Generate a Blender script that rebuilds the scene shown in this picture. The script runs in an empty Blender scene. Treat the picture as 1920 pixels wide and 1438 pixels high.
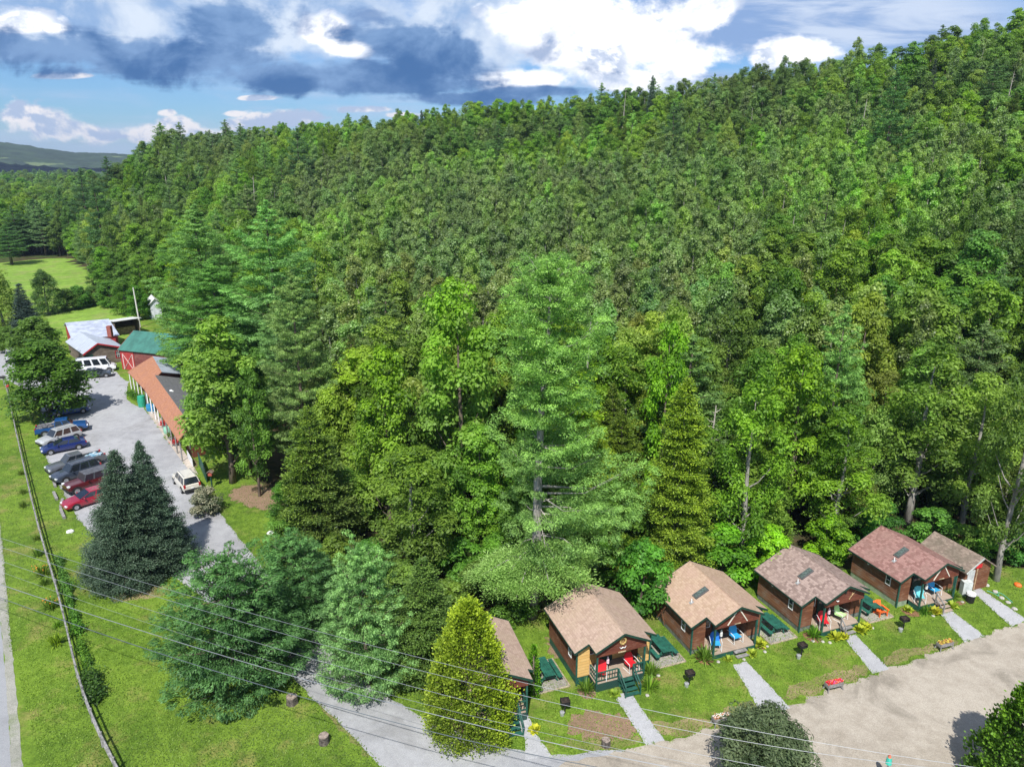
import bpy, math, random
import numpy as np
from mathutils import Vector, Matrix
from math import sin, cos, tan, pi, radians, hypot, atan2, sqrt

C = bpy.context.scene.collection
SC = bpy.context.scene

# ------------------------------------------------------------------ camera
F = 1377.0; PITCH = radians(17.0); HC = 33.0
cam_d = bpy.data.cameras.new('camera')
cam = bpy.data.objects.new('camera', cam_d); C.objects.link(cam)
cam.location = (0, 0, HC); cam.rotation_euler = (radians(90) - PITCH, 0, 0)
cam_d.sensor_width = 36.0; cam_d.lens = F / 1920 * 36.0
cam_d.clip_start = 0.5; cam_d.clip_end = 20000
SC.camera = cam

# ------------------------------------------------------------------ view
SC.view_settings.view_transform = 'Standard'
SC.view_settings.look = 'None'
SC.view_settings.exposure = 0.47
SC.view_settings.gamma = 1.0
SC.cycles.max_bounces = 8
SC.cycles.diffuse_bounces = 4
SC.cycles.glossy_bounces = 2
SC.cycles.transmission_bounces = 4
SC.cycles.transparent_max_bounces = 6
SC.cycles.volume_bounces = 0
SC.cycles.use_denoising = True
SC.cycles.use_adaptive_sampling = True

# ------------------------------------------------------------------ sun
SUNV = Vector((-0.10, -0.74, 1.0)).normalized()          # towards the sun: behind the camera
sd = bpy.data.lights.new('sun', 'SUN'); so = bpy.data.objects.new('sun', sd); C.objects.link(so)
sd.energy = 4.6; sd.angle = radians(0.5); sd.color = (1.0, 0.97, 0.91)
so.rotation_euler = (-SUNV).to_track_quat('-Z', 'Y').to_euler()
so.location = (0, -40, 80)

# ------------------------------------------------------------------ picture <-> world helpers (used only to place real things)
SP, CP = sin(PITCH), cos(PITCH)
def G(px, py, z=0.0):
    u = (px - 960) / F; v = (719 - py) / F
    dx, dy, dz = u, CP + v * SP, -SP + v * CP
    t = (z - HC) / dz
    return (dx * t, dy * t)
def G3(px, py, z=0.0):
    x, y = G(px, py, z); return (x, y, z)
def ZT(y, py):
    v = (719 - py) / F
    return HC + y * (-SP + v * CP) / (CP + v * SP)
def UV(px, py):
    u = (px - 960) / F; v = (719 - py) / F
    dy, dz = CP + v * SP, -SP + v * CP
    return (u / dy, dz / dy)

# ------------------------------------------------------------------ node helper
class N:
    def __init__(s, nt): s.nt = nt
    def new(s, t, **k):
        n = s.nt.nodes.new(t)
        for a, b in k.items(): setattr(n, a, b)
        return n
    def put(s, sock, v):
        if isinstance(v, bpy.types.NodeSocket): s.nt.links.new(v, sock)
        else: sock.default_value = v
    def m(s, op, a, b=None, c=None, clamp=False):
        n = s.new('ShaderNodeMath', operation=op); n.use_clamp = clamp
        s.put(n.inputs[0], a)
        if b is not None: s.put(n.inputs[1], b)
        if c is not None: s.put(n.inputs[2], c)
        return n.outputs[0]
    def add(s, a, b): return s.m('ADD', a, b)
    def sub(s, a, b): return s.m('SUBTRACT', a, b)
    def mul(s, a, b): return s.m('MULTIPLY', a, b)
    def mx(s, a, b): return s.m('MAXIMUM', a, b)
    def mn(s, a, b): return s.m('MINIMUM', a, b)
    def vec(s, x, y, z):
        n = s.new('ShaderNodeCombineXYZ'); s.put(n.inputs[0], x); s.put(n.inputs[1], y); s.put(n.inputs[2], z); return n.outputs[0]
    def sep(s, v):
        n = s.new('ShaderNodeSeparateXYZ'); s.put(n.inputs[0], v); return n.outputs
    def noise(s, v, scale, detail=4, rough=.55, dist=0.0, dim='3D', lac=2.0):
        n = s.new('ShaderNodeTexNoise', noise_dimensions=dim); s.put(n.inputs['Vector'], v)
        n.inputs['Scale'].default_value = scale; n.inputs['Detail'].default_value = detail
        n.inputs['Roughness'].default_value = rough; n.inputs['Distortion'].default_value = dist
        n.inputs['Lacunarity'].default_value = lac
        return n.outputs['Fac']
    def ss(s, v, lo, hi, a=0.0, b=1.0, kind='SMOOTHSTEP'):
        n = s.new('ShaderNodeMapRange', interpolation_type=kind)
        s.put(n.inputs['Value'], v); s.put(n.inputs['From Min'], lo); s.put(n.inputs['From Max'], hi)
        s.put(n.inputs['To Min'], a); s.put(n.inputs['To Max'], b); return n.outputs['Result']
    def mix(s, f, a, b, bt='MIX'):
        n = s.new('ShaderNodeMix', data_type='RGBA', blend_type=bt)
        s.put(n.inputs[0], f)
        s.put(n.inputs[6], a if isinstance(a, bpy.types.NodeSocket) else (*a, 1))
        s.put(n.inputs[7], b if isinstance(b, bpy.types.NodeSocket) else (*b, 1)); return n.outputs[2]
    def vm(s, op, a, b):
        n = s.new('ShaderNodeVectorMath', operation=op); s.put(n.inputs[0], a); s.put(n.inputs[1], b); return n.outputs[0]

# ------------------------------------------------------------------ world: physical sky with procedural clouds by direction
W = bpy.data.worlds.new('World'); SC.world = W; W.use_nodes = True
nt = W.node_tree; nt.nodes.clear(); n = N(nt)
out = n.new('ShaderNodeOutputWorld'); bg = n.new('ShaderNodeBackground')
sky = n.new('ShaderNodeTexSky', sky_type='NISHITA')
sky.sun_disc = False
sky.sun_elevation = math.asin(SUNV.z); sky.sun_rotation = atan2(SUNV.x, SUNV.y)
sky.altitude = 300; sky.air_density = 1.0; sky.dust_density = .6; sky.ozone_density = 1.6
SKYS = 0.10
tc = n.new('ShaderNodeTexCoord')
xyz = n.sep(tc.outputs['Generated'])
ay = n.mx(n.m('ABSOLUTE', xyz[1]), .08)
U = n.m('DIVIDE', xyz[0], ay); V = n.m('DIVIDE', xyz[2], ay)
P = n.vec(U, n.mul(V, 1.5), 0.0)
PH = n.vec(n.mul(U, .45), n.mul(V, 3.2), 3.3)
n1 = n.noise(P, 9.0, 7, .58, .25)             # billows
n1b = n.noise(n.vm('ADD', P, (0.006, -.016, 0)), 9.0, 7, .58, .25)
n2 = n.noise(PH, 8.0, 5, .6, .4)              # streaks
n3 = n.noise(P, 34.0, 4, .6)
nz = n.sub(n.add(n.mul(n1, .75), n.mul(n3, .25)), .5)   # about -.2 .. .2
nh = n.sub(n.add(n.mul(n2, .7), n.mul(n1, .3)), .5)
def ell(px, py, rx, ry):
    cu, cv = UV(px, py); u2, _ = UV(px + rx, py); _, v2 = UV(px, py - ry)
    a = n.m('DIVIDE', n.sub(U, cu), abs(u2 - cu)); b = n.m('DIVIDE', n.sub(V, cv), abs(v2 - cv))
    return n.m('SQRT', n.add(n.mul(a, a), n.mul(b, b)))
def union(lst):
    r = None
    for e in lst:
        d = ell(*e); r = d if r is None else n.m('SMOOTH_MIN', r, d, .25)
    return r
relief = n.ss(n.sub(n1, n1b), -.045, .045)
def mulc(c, k): return tuple(x * k for x in c)
base = n.vm('MULTIPLY', sky.outputs[0], (SKYS * .55, SKYS * .82, SKYS * 1.18))
# thin high streaks everywhere
cir = n.ss(nh, -.05, .16, 0, .62)
col = n.mix(cir, base, (.50, .62, .84))
# whitening low over the horizon
lowf = n.ss(V, .0, .06, .40, 0)
col = n.mix(lowf, col, (.62, .74, .90))
# pale grey-blue veil on the right and at the top centre
d = union([(1560, 30, 420, 85), (1300, 160, 140, 30)])
col = n.mix(n.ss(n.add(d, n.mul(nh, 1.6)), .6, 1.15, .95, 0), col, n.mix(n.ss(n2, .42, .60), (.27, .41, .70), (.62, .72, .90)))
# the pale bright part of the high cloud on the upper left
d = union([(170, 45, 420, 70), (520, 40, 300, 90), (880, 60, 180, 100)])
col = n.mix(n.ss(n.add(d, n.mul(nz, 2.2)), .7, 1.15, .95, 0), col, n.mix(n.ss(n1, .40, .62), (.30, .46, .74), (.74, .83, .96)))
# small cumulus along the horizon
d = union([(55, 222, 95, 30), (120, 245, 80, 24), (338, 232, 48, 18), (312, 212, 24, 8), (300, 250, 90, 22), (470, 238, 60, 24), (560, 225, 55, 18),
           (440, 214, 26, 7), (684, 206, 60, 8), (760, 216, 50, 8), (130, 142, 60, 7), (480, 184, 40, 5), (190, 256, 60, 22), (620, 250, 80, 16)])
cum = n.ss(n.add(d, n.mul(nz, 4.4)), .70, 1.12, 1, 0)
col = n.mix(cum, col, n.mix(relief, (.46, .56, .76), (.93, .90, .92)))
# big bright cumulus
d = union([(1120, 60, 235, 100), (1290, 112, 105, 48), (1010, 40, 130, 60), (980, 150, 110, 28), (1505, 95, 88, 34), (1440, 112, 40, 20), (600, 62, 62, 44), (650, 90, 70, 26), (45, 45, 70, 30), (100, 55, 30, 14), (1180, 150, 90, 26), (1330, 20, 60, 60)])
dn = n.add(d, n.mul(nz, 3.3))
shade = n.mul(n.ss(d, .55, 1.0), .85)
shade = n.mx(shade, n.ss(n.add(n1, n.mul(relief, -.12)), .47, .30, 0, 1))
wcol = n.mix(n.mul(shade, n.ss(relief, 0, 1, 1, .25)), (1.25, 1.25, 1.27), (.50, .60, .80))
col = n.mix(n.ss(dn, .55, 1.02, 1, 0), col, wcol)
# dark deck with a ragged base
d = union([(100, 92, 330, 34), (330, 112, 260, 36), (440, 60, 95, 50), (600, 140, 330, 34), (760, 80, 110, 44), (840, 100, 62, 36), (700, 160, 260, 22), (880, 185, 180, 14), (1000, 172, 110, 14), (420, 30, 90, 30)])
d2 = union([(1003, 100, 60, 26), (690, 30, 46, 22), (560, 50, 60, 50)])
dn = n.add(d, n.mul(n.add(n.mul(nz, .7), n.mul(nh, .5)), 4.0))
dk = n.mix(n.ss(n.add(n1, n.mul(n.ss(V, .08, .17), .10)), .40, .66), (.055, .155, .38), (.22, .37, .64))
col = n.mix(n.ss(dn, .62, 1.22, .98, 0), col, dk)
col = n.mix(n.ss(n.add(d2, n.mul(nz, 6.5)), .05, .95, .75, 0), col, (.16, .28, .54))
# broken cumulus over the rest of the sky (out of the frame)
hi = n.ss(V, .22, .34)
col = n.mix(n.mul(hi, n.ss(n1, .50, .60)), col, n.mix(relief, (.5, .6, .8), (1.1, 1.1, 1.1)))
nt.links.new(col, bg.inputs[0]); bg.inputs[1].default_value = 0.78
nt.links.new(bg.outputs[0], out.inputs[0])
W.cycles.sampling_method = 'MANUAL'; W.cycles.sample_map_resolution = 1024

# ------------------------------------------------------------------ materials
def newmat(name):
    m = bpy.data.materials.new(name); m.use_nodes = True
    b = m.node_tree.nodes['Principled BSDF']; return m, N(m.node_tree), b
MATS = {}
def M(name, col, rough=.6, var=.12, scale=3.0, metal=0.0, bump=0.0, spec=.4, detail=5, col2=None, stretch=(1, 1, 1), coat=0.0, bscale=None):
    """procedural paint/wood/stone: base colour with noise, an optional second colour and a bump"""
    if name in MATS: return MATS[name]
    m, n, b = newmat(name)
    tc = n.new('ShaderNodeTexCoord'); v = n.vm('MULTIPLY', tc.outputs['Object'], stretch)
    f = n.noise(v, scale, detail, .6)
    c2 = col2 or tuple(max(0, min(1, x * (1 - 2.2 * var))) for x in col); c1 = col if col2 else tuple(min(1, x * (1 + var)) for x in col)
    n.put(b.inputs['Base Color'], n.mix(n.ss(f, .32, .68), c2, c1))
    b.inputs['Metallic'].default_value = metal; b.inputs['Specular IOR Level'].default_value = spec
    n.put(b.inputs['Roughness'], n.ss(f, .3, .7, min(1, rough * 1.12), rough * .9, 'LINEAR'))
    b.inputs['Coat Weight'].default_value = coat; b.inputs['Coat Roughness'].default_value = .08
    if bump:
        bn = n.new('ShaderNodeBump'); bn.inputs['Strength'].default_value = bump; bn.inputs['Distance'].default_value = .02
        n.put(bn.inputs['Height'], n.noise(v, bscale or scale * 3, 4)); n.put(b.inputs['Normal'], bn.outputs[0])
    MATS[name] = m; return m

def boards(name, c1, c2, c3, pitch=.18, rough=.85, vertical=False, worn=.5):
    """weathered lap siding: boards of a few tones with dark joints and streaky wear"""
    m, n, b = newmat(name)
    tc = n.new('ShaderNodeTexCoord'); o = n.sep(tc.outputs['Object'])
    along = n.add(o[0], n.mul(o[1], 1.0)); h = o[2] if not vertical else along
    q = n.m('DIVIDE', h, pitch); fl = n.m('FLOOR', q); fr = n.m('FRACT', q)
    other = along if not vertical else o[2]
    seg = n.m('FLOOR', n.m('ADD', n.mul(other, .4), n.mul(fl, .37)))
    wn = n.new('ShaderNodeTexWhiteNoise', noise_dimensions='2D'); n.put(wn.inputs['Vector'], n.vec(fl, seg, 0))
    st = n.noise(n.vec(n.mul(other, .8), n.mul(fl, 3.7), n.mul(h, 9.0)), 3.0, 4)
    blot = n.noise(tc.outputs['Object'], 1.1, 5, .65)
    c = n.mix(n.mul(n.ss(wn.outputs['Value'], .1, .9, 0, .8), 1.0), c1, c2)
    c = n.mix(n.mul(n.ss(n.add(n.mul(st, .5), n.mul(blot, .5)), .48, .62), worn), c, c3)
    joint = n.ss(fr, .0, .10, .35, 1, 'LINEAR')
    n.put(b.inputs['Base Color'], n.vm('MULTIPLY', c, n.vec(joint, joint, joint)))
    b.inputs['Roughness'].default_value = rough; b.inputs['Specular IOR Level'].default_value = .2
    bn = n.new('ShaderNodeBump'); bn.inputs['Strength'].default_value = .5; bn.inputs['Distance'].default_value = .02
    n.put(bn.inputs['Height'], n.m('MULTIPLY', n.m('SUBTRACT', 1.0, fr), 1.0)); n.put(b.inputs['Normal'], bn.outputs[0])
    MATS[name] = m; return m

def shingles(name, c1, c2, c3, pitch=.17, rough=.92):
    m, n, b = newmat(name)
    tc = n.new('ShaderNodeTexCoord'); o = n.sep(tc.outputs['Object'])
    q = n.m('DIVIDE', o[2], pitch * .45); fl = n.m('FLOOR', q); fr = n.m('FRACT', q)
    tb = n.m('FLOOR', n.m('ADD', n.mul(o[1], 5.2), n.mul(fl, .5)))
    sg = n.m('SIGN', o[0])
    wn = n.new('ShaderNodeTexWhiteNoise', noise_dimensions='3D'); n.put(wn.inputs['Vector'], n.vec(fl, tb, sg))
    blot = n.noise(tc.outputs['Object'], .8, 5, .6)
    fine = n.noise(tc.outputs['Object'], 22, 2)
    c = n.mix(n.ss(wn.outputs['Value'], .15, .85), c1, c2)
    c = n.mix(n.ss(blot, .42, .64, 0, .6), c, c3)
    k = n.mul(n.ss(fr, 0, .16, .72, 1, 'LINEAR'), n.ss(fine, .3, .7, .86, 1.12))
    n.put(b.inputs['Base Color'], n.vm('MULTIPLY', c, n.vec(k, k, k)))
    b.inputs['Roughness'].default_value = rough; b.inputs['Specular IOR Level'].default_value = .15
    MATS[name] = m; return m

def leafmat(name, c1, c2, c3=None, trans=.42, rough=.55, spec=.35, huevar=.03, valvar=.28):
    """leaves: tones by leaf, by tree and by a broad patchiness over the hill; lets light through"""
    m, n, b = newmat(name)
    at = n.new('ShaderNodeAttribute', attribute_name='tone'); oi = n.new('ShaderNodeObjectInfo')
    geo = n.new('ShaderNodeNewGeometry')
    pat = n.noise(geo.outputs['Position'], .022, 3, .5)
    f = at.outputs['Fac']
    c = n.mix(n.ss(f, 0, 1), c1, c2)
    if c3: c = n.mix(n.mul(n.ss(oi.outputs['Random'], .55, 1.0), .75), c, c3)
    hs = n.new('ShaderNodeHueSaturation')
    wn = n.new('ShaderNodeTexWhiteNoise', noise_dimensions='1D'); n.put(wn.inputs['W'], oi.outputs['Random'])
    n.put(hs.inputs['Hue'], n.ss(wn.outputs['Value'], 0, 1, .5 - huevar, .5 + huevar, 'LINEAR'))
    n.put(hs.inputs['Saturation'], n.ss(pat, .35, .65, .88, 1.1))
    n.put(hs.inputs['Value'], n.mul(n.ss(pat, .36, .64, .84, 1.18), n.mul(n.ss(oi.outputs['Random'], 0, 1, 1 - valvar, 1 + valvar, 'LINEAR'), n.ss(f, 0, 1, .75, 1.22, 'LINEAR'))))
    n.put(hs.inputs['Color'], c)
    col = n.mix(1.0, hs.outputs[0], oi.outputs['Color'], 'MULTIPLY')
    n.put(b.inputs['Base Color'], col)
    b.inputs['Roughness'].default_value = rough; b.inputs['Specular IOR Level'].default_value = spec
    tr = n.new('ShaderNodeBsdfTranslucent'); n.put(tr.inputs[0], n.mix(1.0, col, (1.5, 1.6, .6), 'MULTIPLY'))
    ms = n.new('ShaderNodeMixShader'); ms.inputs[0].default_value = trans
    n.nt.links.new(b.outputs[0], ms.inputs[1]); n.nt.links.new(tr.outputs[0], ms.inputs[2])
    n.nt.links.new(ms.outputs[0], n.nt.nodes['Material Output'].inputs[0])
    MATS[name] = m; return m

# ------------------------------------------------------------------ mesh building
class MB:
    def __init__(s): s.v = []; s.f = []
    def quadf(s, *pts):
        k = len(s.v); s.v += [tuple(p) for p in pts]; s.f.append(tuple(range(k, k + len(pts)))); return s
    def box(s, c, d, rz=0.0, M4=None):
        k = len(s.v); hx, hy, hz = d[0] / 2, d[1] / 2, d[2] / 2
        R = M4 or Matrix.Rotation(rz, 4, 'Z')
        for sx, sy, sz in ((-1,-1,-1),(1,-1,-1),(1,1,-1),(-1,1,-1),(-1,-1,1),(1,-1,1),(1,1,1),(-1,1,1)):
            p = R @ Vector((sx * hx, sy * hy, sz * hz)); s.v.append((p.x + c[0], p.y + c[1], p.z + c[2]))
        for q in ((0,3,2,1),(4,5,6,7),(0,1,5,4),(1,2,6,5),(2,3,7,6),(3,0,4,7)): s.f.append(tuple(k + i for i in q))
        return s
    def bar(s, a, b, w, h=None):
        a, b = Vector(a), Vector(b); d = b - a; L = d.length
        if L < 1e-6: return s
        q = d.to_track_quat('X', 'Z').to_matrix().to_4x4()
        c = (a + b) / 2
        return s.box(c, (L, w, h or w), M4=q)
    def tube(s, pts, rs, n=7, cap=True):
        pts = [Vector(p) for p in pts]
        if not hasattr(rs, '__len__'): rs = [rs] * len(pts)
        k = len(s.v); prev = None
        for i, p in enumerate(pts):
            t = (pts[min(i + 1, len(pts) - 1)] - pts[max(i - 1, 0)]).normalized()
            a = t.cross(Vector((0, 0, 1)) if abs(t.z) < .9 else Vector((1, 0, 0))).normalized()
            if prev is not None and a.dot(prev) < 0: a = -a
            prev = a; b = t.cross(a)
            for j in range(n):
                an = 2 * pi * j / n; q = p + (a * cos(an) + b * sin(an)) * rs[i]; s.v.append(tuple(q))
        for i in range(len(pts) - 1):
            for j in range(n):
                s.f.append((k + i * n + j, k + i * n + (j + 1) % n, k + (i + 1) * n + (j + 1) % n, k + (i + 1) * n + j))
        if cap:
            s.f.append(tuple(k + j for j in reversed(range(n)))); e = k + (len(pts) - 1) * n; s.f.append(tuple(e + j for j in range(n)))
        return s
    def cyl(s, c, r, h, n=12, r2=None):
        return s.tube([c, (c[0], c[1], c[2] + h)], [r, r if r2 is None else r2], n)
    def slab(s, poly, t):
        """polygon (3-D points, counter-clockwise seen from its upper side) given a thickness downwards"""
        k = len(s.v); m = len(poly)
        s.v += [tuple(p) for p in poly] + [(p[0], p[1], p[2] - t) for p in poly]
        s.f.append(tuple(k + i for i in range(m))); s.f.append(tuple(k + m + i for i in reversed(range(m))))
        for i in range(m): j = (i + 1) % m; s.f.append((k + i, k + m + i, k + m + j, k + j))
        return s
    def build(s, name, mat, parent=None, smooth=False):
        me = bpy.data.meshes.new(name); me.from_pydata(s.v, [], s.f); me.update()
        if smooth: me.polygons.foreach_set('use_smooth', [True] * len(me.polygons))
        if mat: me.materials.append(mat)
        o = bpy.data.objects.new(name, me); C.objects.link(o)
        if parent: o.parent = parent
        return o
def tag(o, label=None, cat=None, group=None, kind=None):
    if label: o['label'] = label
    if cat: o['category'] = cat
    if group: o['group'] = group
    if kind: o['kind'] = kind
    return o
def empty(name, loc=(0, 0, 0), rz=0.0, label=None, cat=None, group=None):
    o = bpy.data.objects.new(name, None); C.objects.link(o); o.location = loc; o.rotation_euler = (0, 0, rz); o.empty_display_size = .3
    return tag(o, label, cat, group)
def copy_tree(o, parent=None):
    c = o.copy(); C.objects.link(c); c.parent = parent
    for ch in KIDS.get(o.name, [x for x in o.children]): copy_tree(ch, c)
    return c
KIDS = {}
def npmesh(name, V3, quads, mat, tone=None):
    me = bpy.data.meshes.new(name); nv = len(V3); nf = len(quads)
    me.vertices.add(nv); me.vertices.foreach_set('co', np.asarray(V3, np.float32).ravel())
    me.loops.add(nf * 4); me.loops.foreach_set('vertex_index', np.asarray(quads, np.int32).ravel())
    me.polygons.add(nf); me.polygons.foreach_set('loop_start', np.arange(0, nf * 4, 4, dtype=np.int32))
    try: me.polygons.foreach_set('loop_total', np.full(nf, 4, np.int32))
    except Exception: pass
    me.update(calc_edges=True)
    if tone is not None:
        a = me.attributes.new('tone', 'FLOAT', 'FACE'); a.data.foreach_set('value', np.asarray(tone, np.float32))
    if mat: me.materials.append(mat)
    return me
def nrm(a): return a / np.maximum(np.linalg.norm(a, axis=1, keepdims=True), 1e-9)
def diamonds(c, t, b, L, Wd, start=False):
    """leaf-shaped quads: c centre (or base when start), t long axis, b cross axis"""
    L = np.reshape(L, (-1, 1)); Wd = np.reshape(Wd, (-1, 1))
    if start: p = [c, c + t * L * .55 + b * Wd, c + t * L, c + t * L * .55 - b * Wd]
    else: p = [c + t * L, c + b * Wd, c - t * L, c - b * Wd]
    V3 = np.stack(p, 1).reshape(-1, 3); return V3, np.arange(len(V3)).reshape(-1, 4)
def facing(rg, nor):
    r = rg.normal(size=nor.shape); t = nrm(np.cross(nor, r)); return t, np.cross(nor, t)

# ------------------------------------------------------------------ terrain
SKY_PX = [(-150, 350, 420), (120, 345, 400), (240, 312, 330), (300, 268, 330), (480, 250, 320), (560, 238, 315), (700, 224, 310), (960, 200, 300), (1100, 190, 290), (1290, 166, 280),
          (1400, 140, 270), (1500, 128, 262), (1630, 96, 258), (1785, 58, 255), (1920, 30, 255), (2150, -10, 250)]
_AZ = []; _CR = []; _DC = []
for px, py, D in SKY_PX:
    u, v = UV(px, py); az = atan2(u, 1.0); el = v / sqrt(1 + u * u)
    _AZ.append(az); _DC.append(D); _CR.append(max(0.0, HC + D * el - 15.5) if px > 200 else 0.0)
def hill(x, y):
    x = np.asarray(x, float); y = np.asarray(y, float)
    D = np.hypot(x, y); az = np.arctan2(x, np.maximum(y, 1e-3)); az = np.where(y < 5, 0.0 * az + 1.3 * np.sign(x), az)
    cr = np.interp(az, _AZ, _CR, left=0.0, right=_CR[-1]); dc = np.interp(az, _AZ, _DC)
    t0 = np.interp(az, [-.60, -.43, -.36, -.26, 0, .3, .6], [.75, .62, .42, .25, .21, .26, .29])
    t = D / dc; s = np.clip((t - t0) / (1 - t0), 0, 1) ** 1.55
    s = np.where(t > 1, np.maximum(0.15, 1 - .55 * (t - 1)), s)
    und = 1.2 * np.sin(x * .045 + 1.3) * np.cos(y * .038) * np.clip((t - t0 - .05) * 4, 0, 1)
    z = cr * s + und * (cr > .5)
    return np.where(y < 5, 0.0, z)
def hz(x, y): return float(hill(x, y))

def zone_mat_ground():
    m, n, b = newmat('forest_floor'); tc = n.new('ShaderNodeNewGeometry')
    f = n.noise(tc.outputs['Position'], .6, 6, .65); g = n.noise(tc.outputs['Position'], .06, 4)
    c = n.mix(n.ss(f, .38, .62), (.035, .040, .016), (.085, .062, .035))
    c = n.mix(n.ss(g, .5, .62, 0, .7), c, (.05, .09, .02))
    o = n.sep(tc.outputs['Position']); c = n.mix(n.ss(o[1], 300, 420), c, n.mix(n.ss(g, .4, .6), (.035, .07, .02), (.07, .11, .03)))
    n.put(b.inputs['Base Color'], c); b.inputs['Roughness'].default_value = .95; b.inputs['Specular IOR Level'].default_value = .1
    return m
def grassmat(name, c1, c2, c3, dry=.0, sc=1.0, stripes=0.0):
    m, n, b = newmat(name); g = n.new('ShaderNodeNewGeometry'); p = g.outputs['Position']
    a = n.noise(p, .16 * sc, 5, .6); f = n.noise(p, 1.3 * sc, 5, .65); h = n.noise(p, 9.0, 4, .7)
    c = n.mix(n.ss(n.add(n.mul(a, .6), n.mul(f, .4)), .38, .60), c1, c2)
    c = n.mix(n.ss(n.noise(n.vm('ADD', p, (31, 7, 0)), .35 * sc, 5, .65), .50 - dry, .70 - dry, 0, .85), c, c3)
    k = n.ss(h, .28, .72, .62, 1.36, 'LINEAR')
    k = n.mul(k, n.ss(f, .3, .7, .88, 1.1))
    if stripes:
        o = n.sep(p); wv = n.m('SINE', n.add(n.mul(n.add(n.mul(o[0], .62), n.mul(o[1], -.78)), stripes), n.mul(a, 6.0))); k = n.mul(k, n.ss(wv, -1, 1, .95, 1.05))
    n.put(b.inputs['Base Color'], n.vm('MULTIPLY', c, n.vec(k, k, k)))
    b.inputs['Roughness'].default_value = .9; b.inputs['Specular IOR Level'].default_value = .15
    bn = n.new('ShaderNodeBump'); bn.inputs['Strength'].default_value = .9; bn.inputs['Distance'].default_value = .06
    n.put(bn.inputs['Height'], h); n.put(b.inputs['Normal'], bn.outputs[0]); MATS[name] = m; return m
def gravelmat(name, c1, c2, c3, fine=26.0, rough=.95, sp=.2, stain=.5):
    m, n, b = newmat(name); g = n.new('ShaderNodeNewGeometry'); p = g.outputs['Position']
    a = n.noise(p, .12, 5, .6, .6); f = n.noise(p, 1.1, 6, .7); h = n.noise(p, fine, 2, .7)
    c = n.mix(n.ss(n.add(n.mul(a, .5), n.mul(f, .5)), .36, .62), c1, c2)
    c = n.mix(n.ss(n.noise(n.vm('ADD', p, (11, 17, 0)), .22, 6, .65, .8), .52, .68, 0, stain), c, c3)
    k = n.ss(h, .25, .75, .68, 1.28, 'LINEAR')
    n.put(b.inputs['Base Color'], n.vm('MULTIPLY', c, n.vec(k, k, k))); b.inputs['Roughness'].default_value = rough; b.inputs['Specular IOR Level'].default_value = sp
    bn = n.new('ShaderNodeBump'); bn.inputs['Strength'].default_value = .5; bn.inputs['Distance'].default_value = .02
    n.put(bn.inputs['Height'], h); n.put(b.inputs['Normal'], bn.outputs[0]); MATS[name] = m; return m

# one sheet of ground out to the horizon, fine near, coarse far
gx = np.unique(np.concatenate([np.linspace(-4200, -900, 10), np.linspace(-900, -260, 22), np.arange(-260, 300, 5.0), np.linspace(300, 900, 22), np.linspace(900, 3600, 8)]))
gy = np.unique(np.concatenate([np.linspace(-1500, -60, 8), np.arange(-60, 360, 5.0), np.linspace(360, 900, 28), np.linspace(900, 5600, 16)]))
X, Y = np.meshgrid(gx, gy); Z = hill(X, Y)
nx, ny = len(gx), len(gy); idx = np.arange(nx * ny).reshape(ny, nx)
qd = np.stack([idx[:-1, :-1], idx[:-1, 1:], idx[1:, 1:], idx[1:, :-1]], -1).reshape(-1, 4)
me = npmesh('ground', np.stack([X, Y, Z], -1).reshape(-1, 3), qd, zone_mat_ground())
ground = bpy.data.objects.new('ground', me); C.objects.link(ground); tag(ground, kind='structure')

rnd = random.Random(5)
def rough_edge(poly, step=.6, amp=.12, seed=1):
    r = random.Random(seed); out = []
    for i in range(len(poly)):
        a, b = Vector(poly[i]).to_2d(), Vector(poly[(i + 1) % len(poly)]).to_2d(); L = (b - a).length; k = max(1, int(L / step)); k = min(k, 200)
        nn = Vector((-(b - a).y, (b - a).x)).normalized() if L > 0 else Vector((0, 0))
        for j in range(k):
            p = a.lerp(b, j / k) + nn * (r.uniform(-1, 1) * amp if j else r.uniform(-1, 1) * amp * .3)
            out.append((p.x, p.y))
    return out
def smooth_poly(pts, it=2, closed=True):
    for _ in range(it):
        q = []
        m = len(pts); rng = range(m) if closed else range(m - 1)
        if not closed: q.append(pts[0])
        for i in rng:
            a, b = pts[i], pts[(i + 1) % m]
            q += [(a[0] * .75 + b[0] * .25, a[1] * .75 + b[1] * .25), (a[0] * .25 + b[0] * .75, a[1] * .25 + b[1] * .75)]
        if not closed: q.append(pts[-1])
        pts = q
    return pts
def sheet(name, poly, z, mat, amp=.1, step=.5, smooth=1, seed=1, kind='structure', label=None, cat=None):
    import mathutils.geometry as mg
    poly = smooth_poly(poly, smooth) if smooth else poly
    poly = rough_edge(poly, step, amp, seed) if amp else poly
    tri = mg.tessellate_polygon([[Vector((p[0], p[1], 0)) for p in poly]])
    ar = sum(poly[i][0] * poly[(i + 1) % len(poly)][1] - poly[(i + 1) % len(poly)][0] * poly[i][1] for i in range(len(poly)))
    me = bpy.data.meshes.new(name); fs = []
    for t in tri:
        a, b, c = (poly[i] for i in t); s = (b[0] - a[0]) * (c[1] - a[1]) - (b[1] - a[1]) * (c[0] - a[0]); fs.append(t if s > 0 else t[::-1])
    me.from_pydata([(p[0], p[1], z) for p in poly], [], fs); me.update(); me.materials.append(mat)
    o = bpy.data.objects.new(name, me); C.objects.link(o); return tag(o, label, cat, kind=kind)
def PX(l): return [G(*p) for p in l]

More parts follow.
